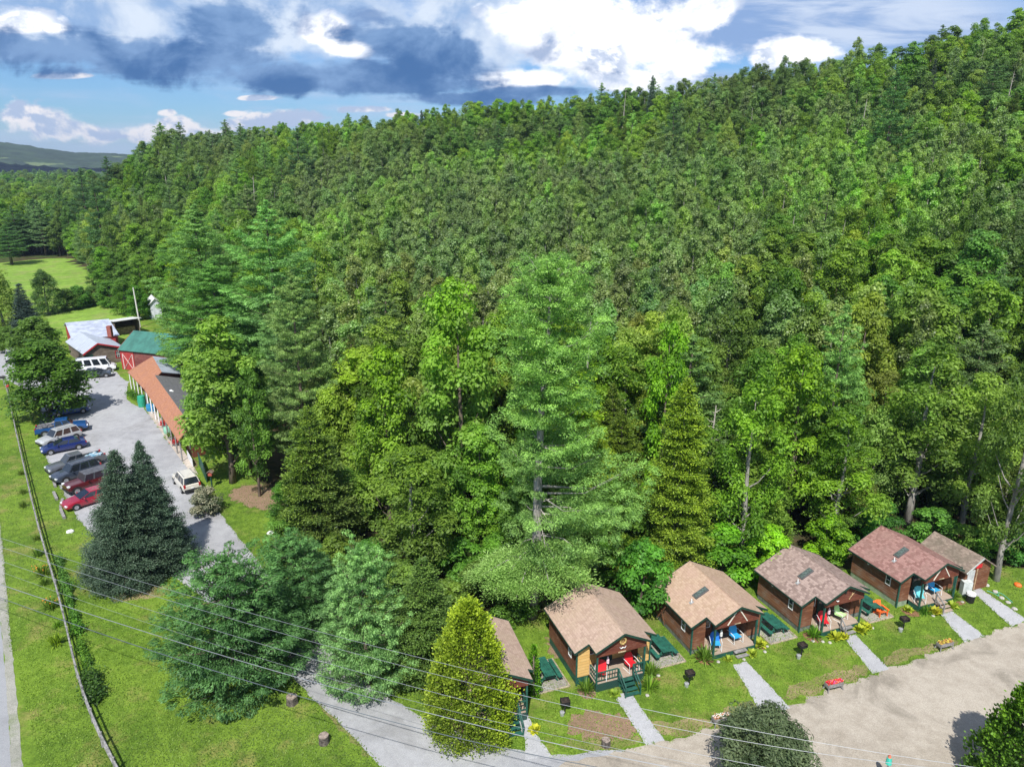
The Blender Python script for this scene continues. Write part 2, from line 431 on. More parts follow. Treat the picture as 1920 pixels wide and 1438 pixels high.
GR = grassmat('lawn_grass', (.085, .155, .016), (.150, .238, .026), (.225, .215, .065), dry=.0)
GRF = grassmat('field_grass', (.15, .26, .035), (.21, .33, .05), (.22, .26, .075), dry=.03, sc=.5, stripes=1.1)
DRY = grassmat('dry_grass', (.20, .18, .075), (.16, .19, .045), (.30, .235, .13), dry=.10)
LOT = gravelmat('lot_gravel', (.28, .28, .29), (.37, .37, .38), (.21, .205, .20))
COURT = gravelmat('court_dirt', (.30, .26, .21), (.405, .36, .30), (.205, .18, .145), fine=20, stain=.75)
ROADM = gravelmat('road_asphalt', (.27, .275, .285), (.31, .315, .325), (.23, .23, .235), fine=40)
SHOULD = gravelmat('shoulder_gravel', (.24, .24, .20), (.34, .33, .29), (.12, .17, .05), fine=14)
PATHM = gravelmat('path_gravel', (.34, .34, .35), (.41, .41, .42), (.28, .28, .275), fine=22, stain=.3)
DIRT = gravelmat('bare_earth', (.20, .135, .085), (.27, .18, .12), (.14, .13, .05), fine=9, stain=.6)
MULCH = gravelmat('mulch', (.17, .085, .045), (.26, .14, .08), (.32, .29, .25), fine=7, stain=.35)

lawn = [(-170, 2), (60, 2), (64, 40), (58, 50), (38, 56), (20, 53), (8, 50), (-3, 47), (-12, 52), (-20, 62), (-27, 72), (-33, 84), (-42, 100), (-52, 118), (-62, 140), (-78, 172), (-105, 172), (-190, 172), (-200, 80)]
sheet('lawn', lawn, .004, GR, amp=.3, step=1.5, smooth=0)
sheet('near_field', PX([(80, 575), (150, 566), (245, 572), (262, 600), (250, 640), (130, 640), (95, 620)]), .009, GRF, amp=.4, step=2)
sheet('far_field', PX([(-60, 500), (30, 490), (110, 483), (175, 487), (185, 500), (176, 530), (196, 556), (120, 574), (60, 566), (-30, 570)]), .009, GRF, amp=.5, step=3)
sheet('road', [(-62, 75)] + PX([(-30, 1010), (-6, 1100), (10, 1250), (22, 1438), (28, 1700)]) + [(-26, 4), (-34, 4)] + [(-80, 75)], .008, ROADM, amp=.03, step=1)
sheet('road_shoulder', PX([(-30, 960), (-2, 960), (8, 1060), (24, 1230), (44, 1438), (60, 1700)]) + [(-26, 5)] + PX([(28, 1700), (22, 1438), (10, 1250), (-6, 1100), (-20, 1010)]), .012, SHOULD, amp=.05, step=.5, seed=4)
lot = [(-120, 640), (0, 655), (45, 664), (100, 690), (150, 698), (225, 695), (243, 706), (240, 722), (236, 745), (250, 760), (272, 764), (330, 850), (356, 880), (388, 925), (425, 980), (472, 1035), (530, 1110), (610, 1210), (700, 1290), (750, 1321), (817, 1356), (887, 1383), (979, 1409), (1040, 1419), (1180, 1400), (1260, 1420), (1260, 1600), (900, 1620), (715, 1438), (652, 1370), (602, 1325), (552, 1271), (470, 1200), (390, 1130), (290, 1050), (200, 1020), (152, 985), (135, 950), (104, 900), (84, 850), (72, 800), (82, 770), (58, 745), (35, 722), (0, 708), (-120, 730)]
sheet('driveway', PX(lot), .009, LOT, amp=.12, step=.6, seed=3)
court = [(1030, 1440), (1100, 1421), (1170, 1406), (1245, 1388), (1332, 1366), (1420, 1338), (1475, 1326), (1545, 1298), (1612, 1275), (1662, 1255), (1740, 1228), (1795, 1207), (1832, 1196), (1893, 1174), (1960, 1152), (2100, 1120), (2300, 1200), (2300, 1700), (1000, 1700)]
sheet('courtyard', PX(court), .014, COURT, amp=.22, step=.4, seed=8)
# paths
pths = [[(962, 1340), (990, 1338), (1002, 1372), (1036, 1418), (984, 1424), (984, 1384)], [(1150, 1302), (1182, 1298), (1246, 1388), (1212, 1397)], [(1374, 1246), (1400, 1240), (1482, 1327), (1430, 1341)],
        [(1580, 1193), (1604, 1189), (1667, 1254), (1636, 1263)], [(1762, 1150), (1786, 1146), (1846, 1192), (1808, 1204)], [(1822, 1108), (1836, 1102), (1926, 1162), (1896, 1175)]]
for k, p in enumerate(pths): sheet('path', PX(p), .019, PATHM, amp=.045, step=.25, seed=20 + k, smooth=0)
# dry margins and bare patches in the lawn
for k, p in enumerate([[(1340, 1372), (1345, 1335), (1400, 1310), (1428, 1330), (1415, 1345)], [(1460, 1318), (1480, 1285), (1560, 1262), (1628, 1240), (1645, 1258), (1560, 1292)],
                       [(1642, 1252), (1660, 1225), (1720, 1212), (1790, 1196), (1800, 1206), (1720, 1232)], [(1210, 1350), (1250, 1352), (1335, 1345), (1340, 1366), (1250, 1386)],
                       [(1040, 1400), (1070, 1385), (1190, 1375), (1208, 1392), (1120, 1412)], [(600, 1320), (560, 1275), (585, 1270), (625, 1310), (700, 1400), (690, 1425)],
                       [(200, 1130), (300, 1120), (330, 1108), (318, 1090), (230, 1110)]]):
    sheet('dry_grass_margin', PX(p), .0065, DRY, amp=.25, step=.4, seed=40 + k)
for k, p in enumerate([[(1062, 1372), (1070, 1340), (1130, 1332), (1180, 1345), (1200, 1378), (1130, 1395)], [(420, 925), (470, 905), (520, 915), (530, 960), (470, 955)], [(1015, 1215), (1040, 1180), (1055, 1215), (1050, 1240)],
                       [(800, 1330), (860, 1345), (915, 1368), (880, 1376), (820, 1350)], [(340, 880), (360, 858), (372, 870), (365, 895)]]):
    sheet('bare_earth_patch', PX(p), .008 if k != 3 else .0075, DIRT, amp=.42, step=.25, seed=60 + k)

# ------------------------------------------------------------------ far hills across the valley
def farhills():
    xs = np.arange(-2700, -700, 14.0); ys = np.arange(1900, 3300, 14.0); Xf, Yf = np.meshgrid(xs, ys)
    rg = np.random.default_rng(3)
    az = np.arctan2(Xf, Yf)
    top = np.interp(az, [-.72, -.64, -.60, -.56, -.52, -.47, -.42], [74, 80, 82, 72, 52, 38, 20]); D = np.hypot(Xf, Yf)
    prof = np.exp(-((D - 2750) / 420.0) ** 2)
    Zf = top * prof + 6 * np.sin(Xf * .011 + Yf * .006) * prof + rg.uniform(0, 7, Xf.shape) - 1.0
    fld = ((np.sin(Xf * .013 + 2) * np.cos(Yf * .017 + 1) + .35 * np.sin(Xf * .041)) > .62) & (prof > .1)
    Zf = np.where(fld, top * prof + 6 * np.sin(Xf * .011 + Yf * .006) * prof - 2, Zf)
    i = np.arange(Xf.size).reshape(Xf.shape); q = np.stack([i[:-1, :-1], i[:-1, 1:], i[1:, 1:], i[1:, :-1]], -1).reshape(-1, 4)
    tone = (fld[:-1, :-1] & fld[1:, 1:] & fld[1:, :-1] & fld[:-1, 1:]).ravel().astype(float)
    m, n, b = newmat('far_woods'); at = n.new('ShaderNodeAttribute', attribute_name='tone'); g = n.new('ShaderNodeNewGeometry')
    f = n.noise(g.outputs['Position'], .012, 5, .6)
    n.put(b.inputs['Base Color'], n.mix(at.outputs['Fac'], n.mix(n.ss(f, .4, .6), (.015, .030, .012), (.03, .055, .02)), (.11, .15, .05))); b.inputs['Roughness'].default_value = .95
    me = npmesh('hills', np.stack([Xf, Yf, Zf], -1).reshape(-1, 3), q, m, tone)
    o = bpy.data.objects.new('hills', me); C.objects.link(o); tag(o, kind='structure')
farhills()

# ------------------------------------------------------------------ the valley air
hm = bpy.data.materials.new('haze'); hm.use_nodes = True; hm.node_tree.nodes.clear()
ho = hm.node_tree.nodes.new('ShaderNodeOutputMaterial'); hv = hm.node_tree.nodes.new('ShaderNodeVolumePrincipled')
hv.inputs['Color'].default_value = (.55, .72, .97, 1); hv.inputs['Density'].default_value = HAZE = .00011; hv.inputs['Anisotropy'].default_value = .2
hm.node_tree.links.new(hv.outputs[0], ho.inputs['Volume'])
hb = MB(); hb.box((-300, 2050, 69), (8600, 7700, 140)); ho_ = hb.build('haze', hm); tag(ho_, 'thin blue summer haze filling the valley', 'haze', kind='stuff')

# ------------------------------------------------------------------ vegetation prototypes
BARK = M('bark', (.16, .125, .095), .9, .25, 5, bump=.6, stretch=(1, 1, .25))
BARKG = M('grey_bark', (.30, .28, .25), .9, .2, 5, bump=.6, stretch=(1, 1, .25))
L_MAPLE = leafmat('maple_leaves', (.085, .180, .026), (.180, .310, .044), (.18, .28, .045), huevar=.018)
L_POP = leafmat('poplar_leaves', (.135, .232, .058), (.270, .395, .115), (.22, .36, .065), huevar=.015, spec=.5, rough=.45, valvar=.2)
L_OLIVE = leafmat('hardwood_leaves', (.095, .185, .030), (.200, .310, .055), (.21, .28, .06), huevar=.015)
L_PINE = leafmat('pine_needles', (.090, .195, .050), (.225, .370, .110), None, trans=.25, huevar=.012, valvar=.15)
L_SPR = leafmat('spruce_needles', (.036, .072, .044), (.100, .150, .100), None, trans=.12, huevar=.01, valvar=.12)
L_HEM = leafmat('hemlock_needles', (.075, .140, .024), (.170, .250, .048), None, trans=.2, huevar=.012, valvar=.12)
L_CED = leafmat('cedar_sprays', (.140, .235, .018), (.310, .400, .040), None, trans=.28, huevar=.01, valvar=.12)
L_DARK = leafmat('willow_leaves', (.045, .075, .030), (.110, .145, .070), None, trans=.2, huevar=.01, valvar=.1, spec=.25, rough=.6)

PROTO = {}
def crown_trunk(kind, V3, q, tone, tb, mat, bark):
    PROTO.setdefault(kind, []).append((npmesh(kind + '_crown', V3, q, mat, tone), tb_mesh(kind + '_trunk', tb, bark)))
def tb_mesh(name, tb, mat):
    me = bpy.data.meshes.new(name); me.from_pydata(tb.v, [], tb.f); me.update(); me.polygons.foreach_set('use_smooth', [True] * len(me.polygons)); me.materials.append(mat); return me

def broad(kind, seed, mat, bark=BARK, H=14., R=4., z0=.22, nc=70, ca=(.9, 1.5), flat=.55, nl=110, ls=.17, pw=1.0, up=.55, shell=.80, asp=.62, limbs=12, lean=.0, lobes=5, hollow=.35, tshape=.5, nlobe=16, jit=.30, lr=.40, topx=1.7):
    """crown of big lobes, each carrying rounded puffs of leaves, with dark gaps between them"""
    rg = np.random.default_rng(seed); zc = H * (z0 + (1 - z0) * .5); hz_ = H * (1 - z0) * .5; r_l = R * lr
    # lobe centres: even over height, spiral in angle, on the crown profile
    f = (np.arange(nlobe) + .5) / nlobe; zz = f * 2 - 1; e = np.where(f > tshape, (f - tshape) / (1 - tshape), (tshape - f) / tshape)
    prof = np.where(f > tshape, np.clip(1 - e ** topx, 0, 1) ** .75, np.sqrt(np.clip(1 - e ** 2.2, 0, 1))) * pw
    th = np.arange(nlobe) * 2.39996 + rg.uniform(-.45, .45, nlobe)
    rr = prof * (R - r_l * .9) * rg.uniform(.60, 1.12, nlobe); rr[-1] = 0.05
    lc = np.stack([rr * np.cos(th), rr * np.sin(th), zc + zz * (hz_ - r_l * .45)], 1); lrad = r_l * rg.uniform(.75, 1.2, nlobe) * (1 - .30 * f)
    core = np.stack([.25 * R * rg.normal(size=8), .25 * R * rg.normal(size=8), H * (z0 + (1 - z0) * rg.uniform(.1, .8, 8))], 1)
    k = rg.integers(0, nlobe, nc); k[:nlobe] = np.arange(nlobe)
    d = nrm(rg.normal(size=(nc, 3)) + np.stack([np.cos(th[k]) * .8, np.sin(th[k]) * .8, .5 + 0 * th[k]], 1))
    cc = lc[k] + d * lrad[k][:, None] * np.array([1, 1, .8]) * rg.uniform(.35, 1.0, nc)[:, None]; cc[:8] = core if nc > 40 else cc[:8]
    ar = rg.uniform(*ca, nc) * (1 - .22 * np.clip((cc[:, 2] / H - .6) / .4, 0, 1))
    k2 = np.repeat(np.arange(nc), nl); m = len(k2)
    d = nrm(rg.normal(size=(m, 3))); d[:, 2] = np.where(rg.uniform(size=m) < .75, np.abs(d[:, 2]), d[:, 2])
    rad = rg.uniform(shell ** 3, 1, m) ** (1 / 3.) * (1 + .13 * rg.normal(size=m)); a = ar[k2][:, None]
    pos = cc[k2] + d * rad[:, None] * a * np.array([1, 1, flat])
    pos[:, 2] = np.maximum(pos[:, 2], .05)
    nor = nrm(d * np.array([.8, .8, 1.0]) + np.array([0, 0, up]) + rg.normal(size=(m, 3)) * jit)
    t, b = facing(rg, nor); s = ls * rg.uniform(.6, 1.35, m)
    V3, q = diamonds(pos, t, b, s, s * asp)
    tone = np.clip(.5 + .16 * rg.normal(size=nlobe)[k][k2] + .14 * rg.normal(size=nc)[k2] + .20 * rg.normal(size=m), 0, 1)
    tb = MB(); r0 = .014 * H + .04
    bend = [(0, 0, -.3)] + [(.12 * sin(i * 1.7 + seed), .12 * cos(i * 1.3 + seed), H * f_) for i, f_ in enumerate((.15, .35, .55, .75, .9))]
    tb.tube(bend, [r0 * 1.35, r0, r0 * .8, r0 * .6, r0 * .35, r0 * .1], 7)
    for i in range(min(limbs, nlobe)):
        c = lc[i]; z = max(H * z0 * .8, c[2] - .9 * hypot(c[0], c[1]) - .3); z = min(z, H * .8); mid = (c[0] * .5, c[1] * .5, z + (c[2] - z) * .35)
        tb.tube([(0, 0, z), mid, tuple(c)], [r0 * .35, r0 * .2, .02], 4, cap=False)
    crown_trunk(kind, V3, q, tone, tb, mat, bark)

def pine(kind, seed, mat, bark=BARK, H=22., R=4.6, z0=.18, whorls=17, per=6, nb=34, bl=.34, bw=.050, droop=.05, flat=.30, ctop=.12, clr=.62, side=None, top_full=.5, gap=.0):
    """white pine: tiers of level limbs carrying flat plumes of needles"""
    rg = np.random.default_rng(seed); tb = MB(); r0 = .013 * H + .06
    tb.tube([(0, 0, -.3), (0.05, 0, H * .3), (-.05, .05, H * .6), (0, 0, H * .97)], [r0 * 1.3, r0, r0 * .6, .04], 8)
    cs, ds, sz = [], [], []
    for w in range(whorls):
        f = w / (whorls - 1); z = H * (z0 + (.97 - z0) * f)
        if gap and rg.uniform() < gap: continue
        prof = (min(1, f * 3.2 + .45)) * (1 - f) ** .62 if f < 1 else 0
        Lw = R * max(.10, prof * 1.12)
        n_ = per + (rg.integers(-1, 2) if per > 3 else 0)
        for j in range(n_):
            an = 2 * pi * (j + rg.uniform(-.3, .3)) / n_ + w * 1.1
            L = Lw * rg.uniform(.62, 1.12)
            if side is not None: L *= 1 + side[1] * cos(an - side[0])
            if L < .25: L = .25
            dr = np.array([cos(an), sin(an), 0]); zz = z + rg.uniform(-.35, .35)
            rise = .12 + .55 * f ** 2 - droop
            tip = dr * L + np.array([0, 0, zz + L * rise]); root = np.array([0, 0, zz])
            mid = root * .5 + tip * .5 + np.array([0, 0, -.07 * L])
            if L > .8: tb.tube([tuple(root), tuple(mid), tuple(tip)], [.035 + .008 * L, .03, .012], 4, cap=False)
            k = max(2, int(L * 2.3))
            for i in range(k):
                g = .14 + .86 * (i + .6) / k; c = root * (1 - g) ** 2 + 2 * mid * g * (1 - g) + tip * g * g
                sp = .34 * L * sin(pi * min(1, g * .8 + .12)) * .8
                for sgn in ((-1, 1) if sp > .3 else (0,)):
                    o = np.array([-dr[1], dr[0], 0]) * sgn * sp * rg.uniform(.3, 1.1)
                    cs.append(c + o + np.array([0, 0, .10 * rg.normal()])); ds.append(dr + .5 * o / max(sp, .3)); sz.append(clr * rg.uniform(.75, 1.25) * (.75 + .35 * (1 - f)))
    for i in range(9):
        cs.append(np.array([.15 * rg.normal(), .15 * rg.normal(), H * (.90 + .011 * i)])); ds.append(np.array([.2 * rg.normal(), .2 * rg.normal(), 1.])); sz.append(clr * .55)
    cs = np.array(cs); ds = nrm(np.array(ds)); sz = np.array(sz); nc = len(cs)
    k = np.repeat(np.arange(nc), nb); m = len(k)
    d = nrm(rg.normal(size=(m, 3))); d[:, 2] = np.where(rg.uniform(size=m) < .8, np.abs(d[:, 2]), d[:, 2])
    rad = rg.uniform(.45, 1, m) ** (1 / 2.) * (1 + .14 * rg.normal(size=m)) * sz[k] * .80
    off = d * rad[:, None] * np.array([1, 1, flat * 1.6]); pos = cs[k] + off; pos[:, 2] = np.maximum(pos[:, 2], .04)
    nor = nrm(d + np.array([0, 0, .45]) + rg.normal(size=(m, 3)) * .34); t0 = nrm(np.cross(nor, np.cross(ds[k] + .5 * d + rg.normal(size=(m, 3)) * .5, nor))); b = np.cross(nor, t0)
    V3, q = diamonds(pos, t0, b, bl * .5 * rg.uniform(.7, 1.3, m), bw * .9 * rg.uniform(.7, 1.3, m))
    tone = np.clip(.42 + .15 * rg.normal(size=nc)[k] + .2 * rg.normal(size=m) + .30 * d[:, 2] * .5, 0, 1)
    crown_trunk(kind, V3, q, tone, tb, mat, bark)

def pine2(kind, seed, mat, bark=BARK, H=22., z0=.2, nbo=60, prof=((0, .8), (.3, 1), (.6, .85), (.85, .5), (1, .12)), R=4.6, sprof=((0, 0), (1, 0)), saz=-.15, nb=46, bl=.28, bw=.046, clr=.72, flat=.42, rise=(.0, .75), lean=(0, 0), wide=.36, droop=.10, tier=1.25, core=40, core0=.25):
    """white pine with separate boughs of uneven length, each a plume of needle puffs"""
    rg = np.random.default_rng(seed); tb = MB(); r0 = .012 * H + .06; ax = lambda z: np.array([lean[0] * z / H + .15 * sin(z * .35), lean[1] * z / H, z])
    tb.tube([tuple(ax(H * q)) for q in (-.01, .2, .4, .6, .8, .97)], [r0 * 1.3, r0 * 1.05, r0 * .85, r0 * .6, r0 * .35, .04], 8)
    cs, ds, sz = [], [], []
    for i in range(nbo):
        f = ((i + rg.uniform(0, 1)) / nbo) ** .92; z = H * (z0 + (.97 - z0) * f); z = round(z / tier) * tier + rg.normal() * .14 if f < .85 else z; an = i * 2.39996 + rg.uniform(-.5, .5)
        s = np.interp(f, [p[0] for p in sprof], [p[1] for p in sprof]); L = R * np.interp(f, [p[0] for p in prof], [p[1] for p in prof]) * rg.uniform(.62, 1.15) * (1 + s * cos(an - saz))
        if L < .35: continue
        rs = rise[0] + (rise[1] - rise[0]) * f ** 1.6 + rg.uniform(-.1, .1); dr = np.array([cos(an), sin(an), 0]); root = ax(z)
        pt = lambda g: root + dr * L * g + np.array([0, 0, L * (rs * g - droop * sin(pi * g) + .10 * g * g)])
        if L > .8: tb.tube([tuple(pt(0)), tuple(pt(.5)), tuple(pt(.95))], [.03 + .010 * L, .03, .012], 4, cap=False)
        k = max(2, int(L * 1.9))
        for j in range(k):
            g = .22 + .80 * (j + rg.uniform(.2, .8)) / k; w = wide * L * sin(pi * min(1, .18 + g * .72))
            n2 = 1 if w < .35 else (2 if w < .9 else 3)
            for q in range(n2):
                o = np.array([-dr[1], dr[0], 0]) * w * ((q - (n2 - 1) / 2) * 1.3 + rg.uniform(-.35, .35))
                cs.append(pt(g) + o + np.array([0, 0, .12 * rg.normal() - .10 * abs(w)])); ds.append(dr + o * .6 + np.array([0, 0, rs])); sz.append(clr * rg.uniform(.65, 1.2) * (.55 + .45 * min(1, L / 3)))
    for i in range(core): q = rg.uniform(core0, .95); an = rg.uniform(0, 6.28); cs.append(ax(H * q) + np.array([cos(an), sin(an), 0]) * rg.uniform(.3, .9)); ds.append(np.array([cos(an), sin(an), .4])); sz.append(clr * rg.uniform(.6, 1.0))
    for i in range(7): cs.append(ax(H * (.91 + .013 * i)) + np.array([.1 * rg.normal(), .1 * rg.normal(), 0])); ds.append(np.array([0, 0, 1.])); sz.append(clr * .42)
    cs = np.array(cs); ds = nrm(np.array(ds)); sz = np.array(sz); nc = len(cs); k = np.repeat(np.arange(nc), nb); m = len(k)
    d = nrm(rg.normal(size=(m, 3))); d[:, 2] = np.where(rg.uniform(size=m) < .8, np.abs(d[:, 2]), d[:, 2])
    rad = rg.uniform(.4, 1, m) ** .5 * (1 + .16 * rg.normal(size=m)) * sz[k]
    off = d * rad[:, None] * np.array([1, 1, flat * 1.5]); pos = cs[k] + off; pos[:, 2] = np.maximum(pos[:, 2], .04)
    nor = nrm(d + np.array([0, 0, .45]) + rg.normal(size=(m, 3)) * .34); t0 = nrm(np.cross(nor, np.cross(ds[k] + .6 * d + rg.normal(size=(m, 3)) * .45, nor))); b = np.cross(nor, t0)
    V3, q = diamonds(pos, t0, b, bl * .5 * rg.uniform(.7, 1.3, m), bw * .9 * rg.uniform(.7, 1.3, m))
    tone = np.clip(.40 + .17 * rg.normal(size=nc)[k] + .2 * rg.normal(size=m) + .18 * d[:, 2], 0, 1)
    crown_trunk(kind, V3, q, tone, tb, mat, bark)

def spruce(kind, seed, mat, bark=BARK, H=12., R=3.6, z0=.02, layers=34, per=13, nb=16, bl=.22, bw=.045, pw=.9, droop=.25, rag=.22, tipup=.12, wid=.30):
    """spruce / hemlock: a cone of many drooping boughs, each with side sprays"""
    rg = np.random.default_rng(seed); tb = MB(); r0 = .012 * H + .05
    tb.tube([(0, 0, -.2), (0, 0, H * .5), (0, 0, H * .98)], [r0 * 1.3, r0 * .7, .02], 7)
    cs, ds, sz = [], [], []
    for w in range(layers):
        f = (w / (layers - 1)) ** .9; z = H * (z0 + (.985 - z0) * f); Lw = R * (1 - f) ** pw * min(1, .78 + f * 3) + .06
        n_ = max(3, int(per * (Lw / R) ** .65 + 2))
        for j in range(n_):
            an = 2 * pi * (j + rg.uniform(-.4, .4)) / n_ + w * 2.4; L = Lw * (1 + rag * rg.uniform(-1, 1)); dr = np.array([cos(an), sin(an), 0])
            root = np.array([0, 0, z + rg.uniform(-.5, .5) * H / layers]); k = max(2, int(L * 3.2))
            if L > 1.2: tb.tube([tuple(root), tuple(root + dr * L * .85 + np.array([0, 0, -droop * L * .75]))], [.03, .01], 3, cap=False)
            for i in range(k):
                g = .35 + .65 * (i + .8) / k; c = root + dr * L * g + np.array([0, 0, -droop * L * g ** .8 + tipup * L * g ** 3])
                sp = wid * L * (1.15 - g) + .05
                for sgn in (-1, 1):
                    o = np.array([-dr[1], dr[0], -.15]) * sgn * sp * rg.uniform(.2, 1)
                    cs.append(c + o); ds.append(dr * .8 + o / max(sp, .1) * .7); sz.append(.20 + .12 * L / R)
    cs = np.array(cs); ds = nrm(np.array(ds)); sz = np.array(sz); nc = len(cs)
    k = np.repeat(np.arange(nc), nb); m = len(k)
    off = rg.normal(size=(m, 3)) * np.array([.8, .8, .35]) * sz[k][:, None]
    dirn = nrm(ds[k] + np.array([0, 0, .15]) + rg.normal(size=(m, 3)) * .45); b = nrm(np.cross(dirn, nrm(np.array([0, 0, 1.0]) + ds[k] * .5 + rg.normal(size=(m, 3)) * .4)))
    V3, q = diamonds(cs[k] + off, dirn, b, bl * rg.uniform(.7, 1.3, m), bw * rg.uniform(.8, 1.3, m), start=True)
    tone = np.clip(.45 + .2 * rg.normal(size=nc)[k] + .22 * rg.normal(size=m), 0, 1)
    crown_trunk(kind, V3, q, tone, tb, mat, bark)

def cedar(kind, seed, mat, bark=BARK, H=8.5, R=2.7, nc=900, nl=60, ls=.082, pw=.56, z0=.0, upv=.9, cs_=.42, gapz=0.0):
    """arborvitae: a full cone of upright fan sprays"""
    rg = np.random.default_rng(seed)
    f = rg.uniform(0, 1, nc) ** 1.15; f = np.clip(f, 0, .985); th = rg.uniform(0, 2 * pi, nc)
    pr = np.minimum(1, .80 + 1.6 * f) * (1 - f) ** pw
    lob = 1 + .10 * np.sin(5 * th + 9 * f) + .06 * np.sin(9 * th - 14 * f)
    r = R * pr * lob * (.62 + .38 * rg.uniform(0, 1, nc) ** .4)
    cc = np.stack([r * np.cos(th), r * np.sin(th), H * (z0 + (1 - z0) * f)], 1); od = np.stack([np.cos(th), np.sin(th), 0 * th], 1)
    k = np.repeat(np.arange(nc), nl); m = len(k)
    size = cs_ * (.55 + .45 * (1 - f)) * rg.uniform(.7, 1.3, nc)
    d = rg.normal(size=(m, 3)) * np.array([.5, .5, .62]); pos = cc[k] + d * size[k][:, None]
    dirn = nrm(od[k] * .8 + np.array([0, 0, upv]) + rg.normal(size=(m, 3)) * .45)
    b = nrm(np.cross(dirn, nrm(od[k] + rg.normal(size=(m, 3)) * .5))); s = ls * rg.uniform(.7, 1.4, m)
    V3, q = diamonds(pos, dirn, b, s * 1.6, s * .55, start=True)
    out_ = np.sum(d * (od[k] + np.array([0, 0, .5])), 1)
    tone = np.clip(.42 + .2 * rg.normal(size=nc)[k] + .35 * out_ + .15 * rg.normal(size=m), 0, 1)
    tb = MB(); tb.tube([(0, 0, -.2), (0, 0, H * .9)], [.14, .02], 6)
    for i in range(0, nc, 5): tb.tube([(0, 0, max(.2, cc[i][2] - .5 * r[i])), tuple(cc[i])], [.03, .01], 3, cap=False)
    crown_trunk(kind, V3, q, tone, tb, mat, bark)

for s in range(4): broad('maple', 11 + s, L_MAPLE, H=14, R=3.9, nc=165, ca=(.60, 1.05), flat=.72, nl=95, ls=.145, tshape=.34, nlobe=26, z0=.14)
for s in range(3): broad('poplar', 31 + s, L_POP, BARKG, H=15, R=2.5, nc=100, ca=(.42, .78), flat=1.15, nl=80, ls=.115, asp=.8, up=.40, z0=.22, tshape=.36, limbs=6, nlobe=18, lr=.42, jit=.36, topx=1.4)
for s in range(4): broad('hardwood', 51 + s, L_OLIVE, BARKG, H=14, R=3.7, nc=165, ca=(.50, .92), flat=.9, nl=85, ls=.13, asp=.5, tshape=.40, up=.45, nlobe=22, z0=.15, jit=.36)
for s in range(2): broad('low_maple', 131 + s, L_MAPLE, H=9, R=3.2, nc=190, ca=(.55, .95), flat=.9, jit=.38, nl=85, ls=.14, tshape=.34, nlobe=28, z0=.0, pw=1.0)
for s in range(2): broad('low_hardwood', 141 + s, L_OLIVE, BARKG, H=9, R=3.2, nc=200, ca=(.5, .9), flat=.95, nl=80, ls=.125, asp=.5, tshape=.32, nlobe=26, z0=.0, jit=.40)
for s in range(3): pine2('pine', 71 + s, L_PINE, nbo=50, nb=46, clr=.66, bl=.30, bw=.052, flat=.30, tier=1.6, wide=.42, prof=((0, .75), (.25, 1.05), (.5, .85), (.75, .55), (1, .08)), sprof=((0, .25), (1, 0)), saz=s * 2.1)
for s in range(2): spruce('spruce', 81 + s, L_SPR)
for s in range(2): spruce('hemlock', 91 + s, L_HEM, H=14, R=3.6, layers=30, per=11, droop=.12, rag=.38, wid=.42, bl=.25, bw=.05, pw=.7)
for s in range(2): broad('shrub', 101 + s, L_MAPLE, H=4, R=2.0, z0=.0, nc=80, ca=(.40, .7), nl=80, ls=.11, limbs=6, tshape=.35, nlobe=12)
HT = {'maple': (14, 3.9), 'poplar': (15, 2.5), 'hardwood': (14, 3.7), 'pine': (22, 4.6), 'spruce': (12, 3.6), 'hemlock': (14, 3.6), 'shrub': (4, 2.0), 'low_maple': (9, 3.2), 'low_hardwood': (9, 3.2)}
NAMES = {'maple': 'maple_tree', 'poplar': 'poplar_tree', 'hardwood': 'hardwood_tree', 'pine': 'pine_tree', 'spruce': 'spruce_tree', 'hemlock': 'hemlock_tree', 'shrub': 'shrub', 'low_maple': 'maple_tree', 'low_hardwood': 'hardwood_tree'}
trnd = random.Random(77)
PLACED = []                                                        # (x, y, radius) keeps the wood clear of the placed trees
def plant(kind, x, y, H, R, label, group=None, color=None, variant=None, z=None, keep=.62, cat=None, name=None):
    pr = PROTO[kind]; i = trnd.randrange(len(pr)) if variant is None else variant
    cm, tm = pr[i]; h0, r0 = HT[kind]
    e = empty(name or NAMES[kind], (x, y, hz(x, y) - .05 if z is None else z), trnd.uniform(0, 2 * pi), label, cat or ('shrub' if kind == 'shrub' else 'tree'), group)
    e.scale = (R / r0, R / r0, H / h0)
    for nm, me in (('crown', cm), ('trunk', tm)):
        o = bpy.data.objects.new(nm, me); C.objects.link(o); o.parent = e
        if nm == 'crown': o.color = (*(color or (1, 1, 1)), 1)
    PLACED.append((x, y, R * keep)); return e

# ------------------------------------------------------------------ trees the photograph singles out
def treepx(kind, bx, by, ty, rpx, label, **k):
    """base pixel on flat ground, top pixel row, crown radius in pixels at mid height"""
    x, y = G(bx, by); H = ZT(y, ty) ; D = hypot(hypot(x, y), HC - H / 2); sc = F / (y * CP + (HC - H / 2) * SP)
    if k.get('color') and kind != 'shrub': q = k['color']; k['color'] = (min(q[0], 1.15 if 'cedar' not in kind else 2), min(q[1], 1.12 if 'cedar' not in kind else 2), q[2])
    return plant(kind, x, y, H - hz(x, y), rpx / sc, label, **k)
